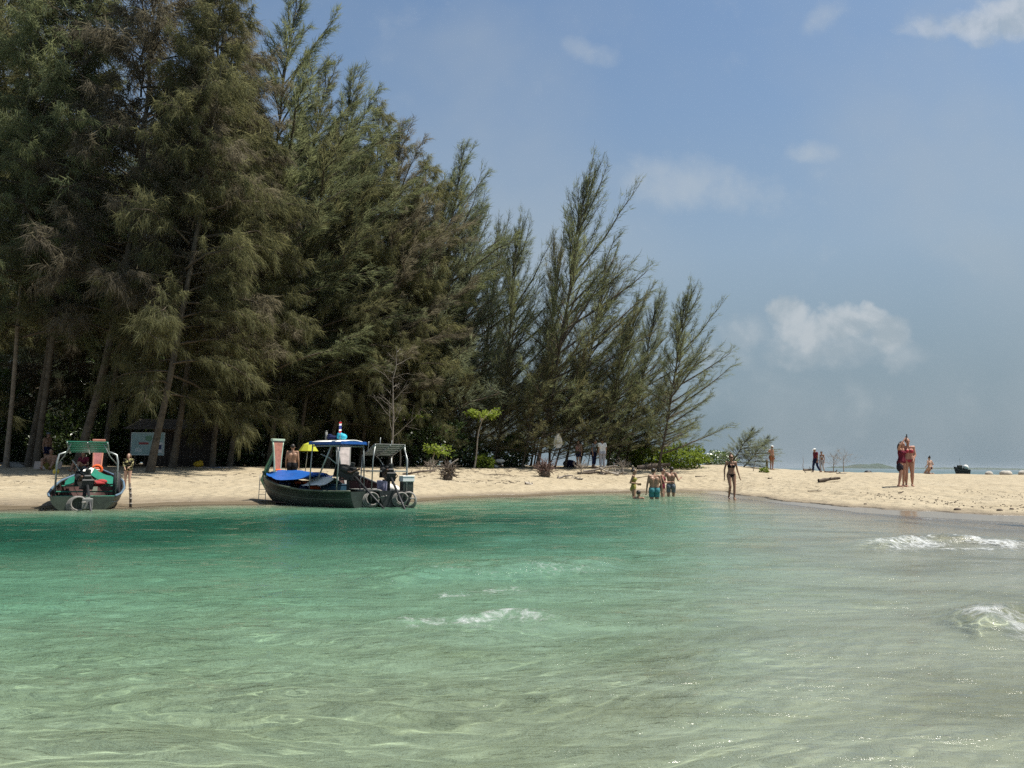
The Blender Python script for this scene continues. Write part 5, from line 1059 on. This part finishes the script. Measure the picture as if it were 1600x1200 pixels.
def blobplate(cx, cz, rx, rz_, n, seed, y0=-.024):
    gg = np.random.default_rng(seed); b = MB(); V = []
    for yy in (y0 - .003, y0 + .003): V += [(cx + rx * math.cos(2 * math.pi * k / n) * (1 + .25 * math.sin(3 * k + seed)), yy, cz + rz_ * math.sin(2 * math.pi * k / n) * (1 + .2 * math.cos(2 * k + seed))) for k in range(n)]
    b.add(V, [tuple(range(n)), tuple(range(2 * n - 1, n - 1, -1))] + [(k, n + k, n + (k + 1) % n, (k + 1) % n) for k in range(n)]); return b
blobplate(hw * .05, hm + hgt * .26, hw * .22, hgt * .14, 14, 2).build('map_shape', BG, NB); blobplate(-hw * .55, hm - hgt * .30, hw * .26, hgt * .10, 12, 5).build('map_shape', BD, NB); blobplate(hw * .62, hm + hgt * .28, hw * .2, hgt * .15, 12, 9).build('map_shape', BG, NB)
pb = spot(481, 35.5); pz = at(481, 691, 35.5).z - pb.z; PA_ = thing('parasol', 'yellow green beach parasol at the forest edge, left of the blue canopy', 'parasol', pb, 0.2)
q = MB(); q.tube([(-.12, 0, -.1), (0, 0, pz)], .018, 8); q.build('pole', PIPE, PA_, True)
for k in range(8):
    a0, a1 = 2 * math.pi * k / 8, 2 * math.pi * (k + 1) / 8; r_ = .44; V = [(0, 0, pz)]
    for a in (a0, (a0 + a1) / 2, a1):
        s_ = 1 if a != (a0 + a1) / 2 else .93; V += [(r_ * .55 * s_ * math.cos(a), r_ * .55 * s_ * math.sin(a), pz - .10), (r_ * s_ * math.cos(a), r_ * s_ * math.sin(a), pz - .40)]
    q = MB(); q.add(V, [(0, 1, 3), (0, 3, 5), (1, 2, 4, 3), (3, 4, 6, 5)]); q.build('canopy_panel', YELL, PA_)
def lump(name, label, cat, px, Yd, parts, m, py=None, group=None, dz=0.0):
    p = hit(px, py) if py else spot(px, Yd); q = MB()
    for c, r_ in parts: q.ell(c, r_, 12, 8)
    o = q.build(name, m, None, True, p + Vector((0, 0, dz))); return tag(o, label, cat, group)
lump('beach_bag', 'yellow bag on the sand at the forest edge right of the hut', 'bag', 310, 39, [((0, 0, .14), (.26, .18, .16)), ((.1, 0, .25), (.12, .1, .08))], mat('bag_yellow', (.55, .36, .02), .6, .1))
q = MB(); 
for k in range(6): q.box((-.62 + k * .25, 0, .012 + .006 * (k % 2)), (.25, 1.1, .014), Euler((0, .04 * (-1) ** k, 0)).to_matrix())
tag(q.build('ground_sheet', mat('sheet_blue', (.03, .10, .26), .6, .1), None, False, spot(345, 38.0, .01)), 'blue ground sheet spread at the forest edge right of the yellow bag', 'ground sheet')
mo = thing('beach_mat', 'pale beach mat propped upright behind the sitting man', 'mat', spot(74, 34.9), R(8)); q = MB(); q.box((0, .06, .16), (1.15, .04, .36), Euler((-.25, 0, 0)).to_matrix(), .015); q.build('panel', mat('mat_pale', (.42, .35, .30), .9, .12), mo)
cn = thing('upturned_dinghy', 'grey upturned dinghy lying under the trees at the left edge', 'dinghy', spot(20, 36.5), R(10)); q = MB(); q.ell((0, 0, .02), (.55, .24, .22), 16, 10); q.build('hull', GREYP, cn, True); q = MB(); q.tube([(-.56, 0, .2), (0, 0, .255), (.56, 0, .2)], .02, 6); q.build('keel', GREYP, cn, True)
wc = thing('hanging_cloth', 'white cloth hanging from a line between the thin trunks of the grove', 'cloth', spot(872, 45.2)); zt2 = at(872, 677, 45.2).z - wc.location.z
q = MB(); xs_ = np.linspace(-.18, .18, 7); V = []
for yo in (-.006, .006):
    for zz, wd_ in ((zt2, .25), (zt2 - .35, .75), (zt2 - .62, 1.0), (zt2 - .85, .45)): V += [(x * wd_ * 1.6, .04 * math.sin(x * 25) + yo, zz) for x in xs_]
q.add(V, [(7 * r_ + j, 7 * r_ + j + 1, 7 * r_ + 8 + j, 7 * r_ + 7 + j) for r_ in (0, 1, 2, 4, 5, 6) for j in range(6)]); q.build('sheet', WHITE, wc); q = MB(); q.tube([(-1.6, .1, zt2 + .06), (0, 0, zt2), (1.8, .1, zt2 + .1)], .006, 5); q.build('line', ROPE, wc)
lump('white_bag', 'white bag resting on the little plants at the foot of the grove', 'bag', 781, 45.5, [((0, 0, .38), (.30, .16, .12)), ((-.22, 0, .05), (.14, .1, .08))], TARPW)
lump('dark_bag', 'dark backpack on the ground under the hanging cloth', 'bag', 890, 47.6, [((0, 0, .2), (.42, .22, .24)), ((.3, 0, .14), (.25, .2, .16))], NAVY)
# ------------------------------------------------------------------ driftwood
def stick_tube(gg, p, d, L, r, bendy=.25, n=5, taper=.25):
    P = [np.array(p, float)]; d = nrm(np.array(d, float))
    for k in range(n): d = nrm(d + gg.normal(0, bendy / n ** .5, 3)); P.append(P[-1] + d * L / n)
    return tube_np(np.array(P), r * np.linspace(1, taper, n + 1) * gg.uniform(.85, 1.15, n + 1), 6)
def driftwood(label, p, L, r, ang, seed, m, branches=4, name='driftwood', elev=.05, thing_cat='driftwood', group=None, bl=.35):
    gg = np.random.default_rng(seed); o = thing(name, label, thing_cat, p, ang, group)
    a = Acc(); a.add(*stick_tube(gg, (-L / 2, 0, r * .6), (1, 0, elev), L, r, .18, 7, .55)); link('log', np_mesh('log', *a.get(), 4, m, True), o)
    for k in range(branches):
        f = gg.uniform(-.45, .5); b = Acc(); b.add(*stick_tube(gg, (f * L, 0, r * .8), (gg.normal(0, .7), gg.normal(0, .6), gg.uniform(.15, 1.0)), L * bl * gg.uniform(.5, 1.2), r * .42, .45, 5, .2)); link('branch', np_mesh('branch', *b.get(), 4, m, True), o)
    return o
def root_stump(label, p, R_, H, seed, m, n=150, group='upturned root stumps on the beach'):
    gg = np.random.default_rng(seed); o = thing('root_stump', label, 'stump', p, 0, group); q = MB(); q.ell((0, 0, H * .10), (R_ * .42, R_ * .36, H * .2), 14, 9); q.ell((R_ * .12, 0, H * .3), (R_ * .2, R_ * .2, H * .2), 10, 7)
    core = q.build('core', DRYWOOD, o, True)
    for k in range(n):
        az = gg.uniform(0, 6.28); e = gg.uniform(-.75, 1.4); d = (math.cos(az) * math.cos(e), math.sin(az) * math.cos(e), math.sin(e)); a = Acc()
        a.add(*stick_tube(gg, (d[0] * R_ * .3 + gg.normal(0, R_ * .22), d[1] * R_ * .3, H * .26 + d[2] * H * .12 + gg.uniform(-H * .1, H * .15)), d, gg.uniform(.25, .85) * (R_ * math.cos(e) + H * .62 * max(math.sin(e), 0)), gg.uniform(.012, .028), .8, 6, .25)); link('root', np_mesh('root', *a.get(), 4, m, True), o)
    return o
root_stump('grey brown root stump with one pale limb pointing right, nearest the black hulled boat', hit(700, 750), .46, 1.0, 3, DRYWOOD)
driftwood('pale bent limb rising from the root stump near the boats', hit(706, 749) + Vector((0, .0, .25)), 1.0, .05, .15, 4, PALEWOOD, 0, elev=.75)
root_stump('reddish brown root stump in front of the grove, widest of the two', hit(852, 745), .62, 1.15, 5, mat('root_red', (.15, .095, .08), .95, .3, 7))
for i, (px, py, L, r, ang, m_, br, lab) in enumerate([
 (655, 742, 1.5, .06, .05, DRYWOOD, 3, 'dark log half sunk in the sand between the boats and the first root stump'),
 (676, 737, 1.3, .04, .2, GREYWOOD, 6, 'thin grey branch lying on the crest left of the first root stump'),
 (780, 744, 1.7, .03, .1, DRYWOOD, 3, 'long thin dark stick lying along the beach in front of the sapling'),
 (827, 757, .42, .09, .6, PALEWOOD, 6, 'short white gnarled driftwood knot lowest on the beach'),
 (797, 753, .25, .03, 1.2, DRYWOOD, 1, 'small upright dark stub on the open sand left of the white knot'),
 (884, 748, .9, .06, .3, GREYWOOD, 7, 'spiky grey driftwood in front of the grove, right of the red root stump'),
 (901, 749, .7, .06, 2.4, PALEWOOD, 6, 'pale forked driftwood with two limbs pointing up, at the right end of the spiky pieces'),
 (925, 741, 1.6, .09, .1, DRYWOOD, 4, 'dark thick log at the left end of the driftwood heap'),
 (947, 742, 1.4, .06, 2.8, PALEWOOD, 6, 'pale twisted log in the middle of the driftwood heap'),
 (960, 741, 1.7, .07, .25, GREYWOOD, 5, 'grey log at the right end of the driftwood heap'),
 (938, 738, 1.9, .08, -.1, GREYWOOD, 3, 'long grey log on top of the driftwood heap'),
 (1022, 734, 2.0, .20, .05, DRYWOOD, 3, 'big dark charred log lying left of the rightmost casuarina'),
 (1046, 728, .9, .10, .6, PALEWOOD, 4, 'bleached white stump at the foot of the green bushes'),
 (1002, 748, .9, .035, .05, DRYWOOD, 1, 'thin dark stick on the sand behind the wading group'),
 (1095, 745, .6, .04, .05, DRYWOOD, 1, 'short dark stick on the sand left of the walking woman'),
 (1215, 739, 4.2, .05, .02, DRYWOOD, 2, 'long low branch lying along the crest under the man in the sun hat'),
 (1296, 753, .95, .10, .02, DRYWOOD, 1, 'dark driftwood log with a thick right end, alone on the open spit'),
 (1204, 748, .30, .05, .4, DRYWOOD, 1, 'small dark chip of wood on the spit right of the walking woman'),
 (1264, 735.5, .9, .12, .1, DRYWOOD, 2, 'dark hump of wood on the crest left of the man in dark red'),
 (1299, 738.5, .8, .08, .1, RUST, 2, 'reddish brown wood piece on the crest right of the couple'),
 (1316, 740, .7, .05, .1, GREYWOOD, 2, 'grey stick on the crest beside the reddish wood piece'),
 (1408, 771, .22, .03, .4, DRYWOOD, 1, 'tiny dark wood chip below the embracing pair'),
 (1280, 768, .9, .02, .1, DRYWOOD, 4, 'thin twiggy branch on the lower spit below the dark log')]):
    driftwood(lab, hit(px, py) - Vector((0, 0, r * .25)), L, r, ang, 100 + i, m_, br, group='driftwood strewn over the beach')
bare_tree(spot(1302, 60.5), 1.25, 'dry leafless shrub left on the sand crest behind the reddish wood', 'dry_shrub', GREYWOOD, 13, 14, 1.5, .03)
bare_tree(spot(1318, 60.0), 1.35, 'dry leafless shrub right of its twin on the sand crest', 'dry_shrub', GREYWOOD, 14, 15, 1.6, .03)
for px, py, nb_, sp_, sd2, lab in ((908, 741, 26, .9, 21, 'low tangle of grey dead twigs at the left foot of the driftwood heap'), (972, 738, 24, .8, 22, 'tangle of dead twigs at the right foot of the driftwood heap'), (1058, 731, 22, .7, 23, 'tangle of dead twigs in front of the bright green bush'), (672, 739, 20, .7, 24, 'tangle of dead twigs on the crest left of the first root stump')):
    bt = bare_tree(hit(px, py) - Vector((0, 0, .05)), .55, lab, 'brush_pile', GREYWOOD, sd2, nb_, sp_, .025); bt['category'] = 'brush pile'
ps = thing('wooden_post', 'short dark wooden post on the crest left of the man in the sun hat', 'post', spot(1198, 58, -.1)); q = MB(); q.tube([(0, 0, 0), (.02, 0, .5), (.0, 0, .78)], [.10, .09, .085], 8); q.build('stake', DRYWOOD, ps, True)
ms = thing('mooring_stake', 'dark banded stake leaning in the wet sand right of the small green boat', 'stake', hit(206, 793, 14, 30)); q = MB(); q.tube([(-.03, 0, -.1), (-.05, 0, .3), (-.10, .02, .62)], [.035, .032, .028], 8); q.build('pole', DRYWOOD, ms, True)
for k in range(4): q = MB(); q.tube([(-.035 - .012 * k, 0, .08 + .13 * k), (-.036 - .012 * k, 0, .12 + .13 * k)], .038, 8); q.build('band', PALEWOOD, ms, True)
# rocks at the far right, little boat offshore, small washed up bits
ROCK = mat('pale_rock', (.44, .41, .36), .9, .2, 5, .02, 14, .2)
for px, py, w_, lab in ((1571, 740, .42, 'largest pale rock on the crest near the right edge'), (1598, 741, .34, 'pale rock at the right edge of the view'), (1545, 741, .28, 'small flat pale rock left of the largest rock')):
    gg = np.random.default_rng(px); q = MB(); q.ell((0, 0, .08), (w_, w_ * .7, .6 * w_), 14, 9); q.v = [tuple(np.array(v) * (1 + .22 * float(vnoise(v[0] * 4 + px, v[1] * 4 + v[2] * 5, 3)))) for v in q.v]; tag(q.build('rock', ROCK, None, True, spot(px, 55)), lab, 'rock', 'pale rocks on the spit')
fb = thing('motor_boat', 'small dark boat with a white bundle lying off the spit, far right', 'boat', (0, 0, 0), 0); pf = at(1503, 737, 150.0); fb.location = (pf.x, 150.0, .0); fb.rotation_euler = (0, 0, R(172)); fb.scale = (.6, .9, 1.5)
q = MB(); q.add([(-2.2, -.8, .75), (2.4, -.15, 1.15), (2.4, .15, 1.15), (-2.2, .8, .75), (-2.0, -.5, -.2), (1.6, -.1, -.2), (1.6, .1, -.2), (-2.0, .5, -.2)], [(0, 4, 5, 1), (1, 5, 6, 2), (2, 6, 7, 3), (3, 7, 4, 0), (7, 6, 5, 4), (0, 1, 2, 3)]); q.build('hull', mat('hull_brown', (.05, .038, .035), .7, .2), fb)
q = MB(); q.tube([(.4, 0, .8), (.5, 0, 2.2)], .03, 6); q.build('mast', DRYWOOD, fb); q = MB(); q.ell((-1.2, 0, 1.05), (.8, .6, .35), 12, 8); q.build('cover', TARPW, fb, True); q = MB(); q.box((.6, 0, 1.15), (1.1, 1.0, .35), None, .05); q.build('cabin', DRYWOOD, fb)
by = lump('buoy', 'dark float lying on the waterline beyond the crest, left of the embracing pair', 'buoy', 1356, 62, [((0, 0, .05), (.32, .22, .2))], IRON)
lg = np.random.default_rng(77); acc = Acc()
def litter(line, n, sy, L=(.05, .3), r=(.006, .018)):
    for k in range(n):
        f = lg.uniform(0, len(line) - 1.001); i = int(f); px, py = np.array(line[i]) * (1 - f + i) + np.array(line[i + 1]) * (f - i)
        p = hit(px, py + lg.normal(0, sy), 16, 62); az = lg.uniform(0, 6.28); Ls = lg.uniform(*L)
        a = np.array(p) + [0, 0, .012]; acc.add(*tube_np(np.array([a, a + np.array([math.cos(az), math.sin(az) * .6, lg.uniform(0, .12)]) * Ls * .5, a + np.array([math.cos(az + .3), math.sin(az + .3) * .6, .05]) * Ls]), [lg.uniform(*r)] * 2 + [.004], 4))
litter([(640, 743), (740, 744), (860, 747), (980, 746)], 90, 2.2, (.04, .22), (.004, .012)); litter([(700, 752), (830, 755)], 40, 2); litter([(1340, 772), (1420, 779), (1500, 788), (1600, 793)], 130, 3.5, (.02, .08), (.006, .016)); litter([(1500, 770), (1600, 776)], 40, 3, (.02, .1), (.005, .012)); litter([(1100, 748), (1250, 757), (1400, 763)], 50, 6, (.02, .1), (.004, .01)); litter([(0, 752), (150, 753), (400, 750), (640, 748)], 60, 5, (.04, .2), (.004, .01)); litter([(330, 742), (640, 738)], 40, 2)
litter([(650, 737), (760, 736), (880, 737), (1000, 736)], 130, 2.0, (.08, .4), (.006, .016))
lo = link('beach_litter', np_mesh('beach_litter', *acc.get(), 4, DRYWOOD)); tag(lo, 'dark twigs and bits of wrack strewn along the sand', 'wrack', None, 'stuff')
for i, (px, py, w_, lab) in enumerate(((1496, 797, .16, 'dark stone at the water edge of the spit, largest there'), (1562, 798, .13, 'dark stone at the water edge near the right side'), (1581, 796, .10, 'small dark stone just right of another at the water edge'), (1352, 788, .08, 'small dark stone alone at the left of the wet edge'))):
    q = MB(); w_ *= .65; q.ell((0, 0, .01), (w_, w_ * .7, w_ * .5), 10, 7); tag(q.build('stone', DRYWOOD, None, True, hit(px, py, 14, 40)), lab, 'stone', 'dark stones at the water edge')
# far islands
def hills(px0, px1, Yd, peaks, label):
    pxs = np.linspace(px0, px1, 70); xs = np.array([at(p, 730, Yd).x for p in pxs]); hz_ = np.interp(pxs, [a for a, b in peaks], [b for a, b in peaks]) * Yd / F; hz_ = hz_ * (1 + .25 * fbm(pxs * .12, pxs * 0, 5, 4)); hz_ = np.maximum(hz_, 0)
    dpt = np.linspace(-1, 1, 9); X_, D_ = np.meshgrid(xs, dpt, indexing='ij'); Z_ = hz_[:, None] * (1 - D_ ** 2) * (1 + .2 * fbm(X_ * .02, D_ * 3, 8, 3)) - 2
    o = link('far_island', np_mesh('far_island', np.stack([X_.ravel(), (Yd + D_ * 160).ravel(), Z_.ravel()], 1), grid_faces(70, 9), 4, mat('far_forest', (.035, .055, .035), .95, .3, .02), True)); o['kind'] = 'structure'
hills(1290, 1392, 5200, [(1290, 0), (1305, 3), (1325, 4), (1338, 6.5), (1352, 7), (1372, 8), (1384, 6), (1392, 0)], '')
hills(1395, 1640, 7600, [(1395, 0), (1420, 2.2), (1480, 3), (1530, 3.6), (1600, 2.6), (1640, 0)], '')
# humid air
hm_ = bpy.data.materials.new('haze_air'); hm_.use_nodes = True; t = hm_.node_tree; t.nodes.clear(); N, M, MIX, RAMP = nt(t)
pv = N('ShaderNodeVolumePrincipled', i_Density=HAZE); pv.inputs['Color'].default_value = (.86, .93, 1, 1); pv.inputs['Anisotropy'].default_value = .2
N('ShaderNodeOutputMaterial', i_Volume=pv.outputs[0])
if HAZE > 0:
    q = MB(); q.box((0, 4560, 14.25), (48400, 9260, 41.5)); tag(q.build('haze', hm_), kind='stuff')
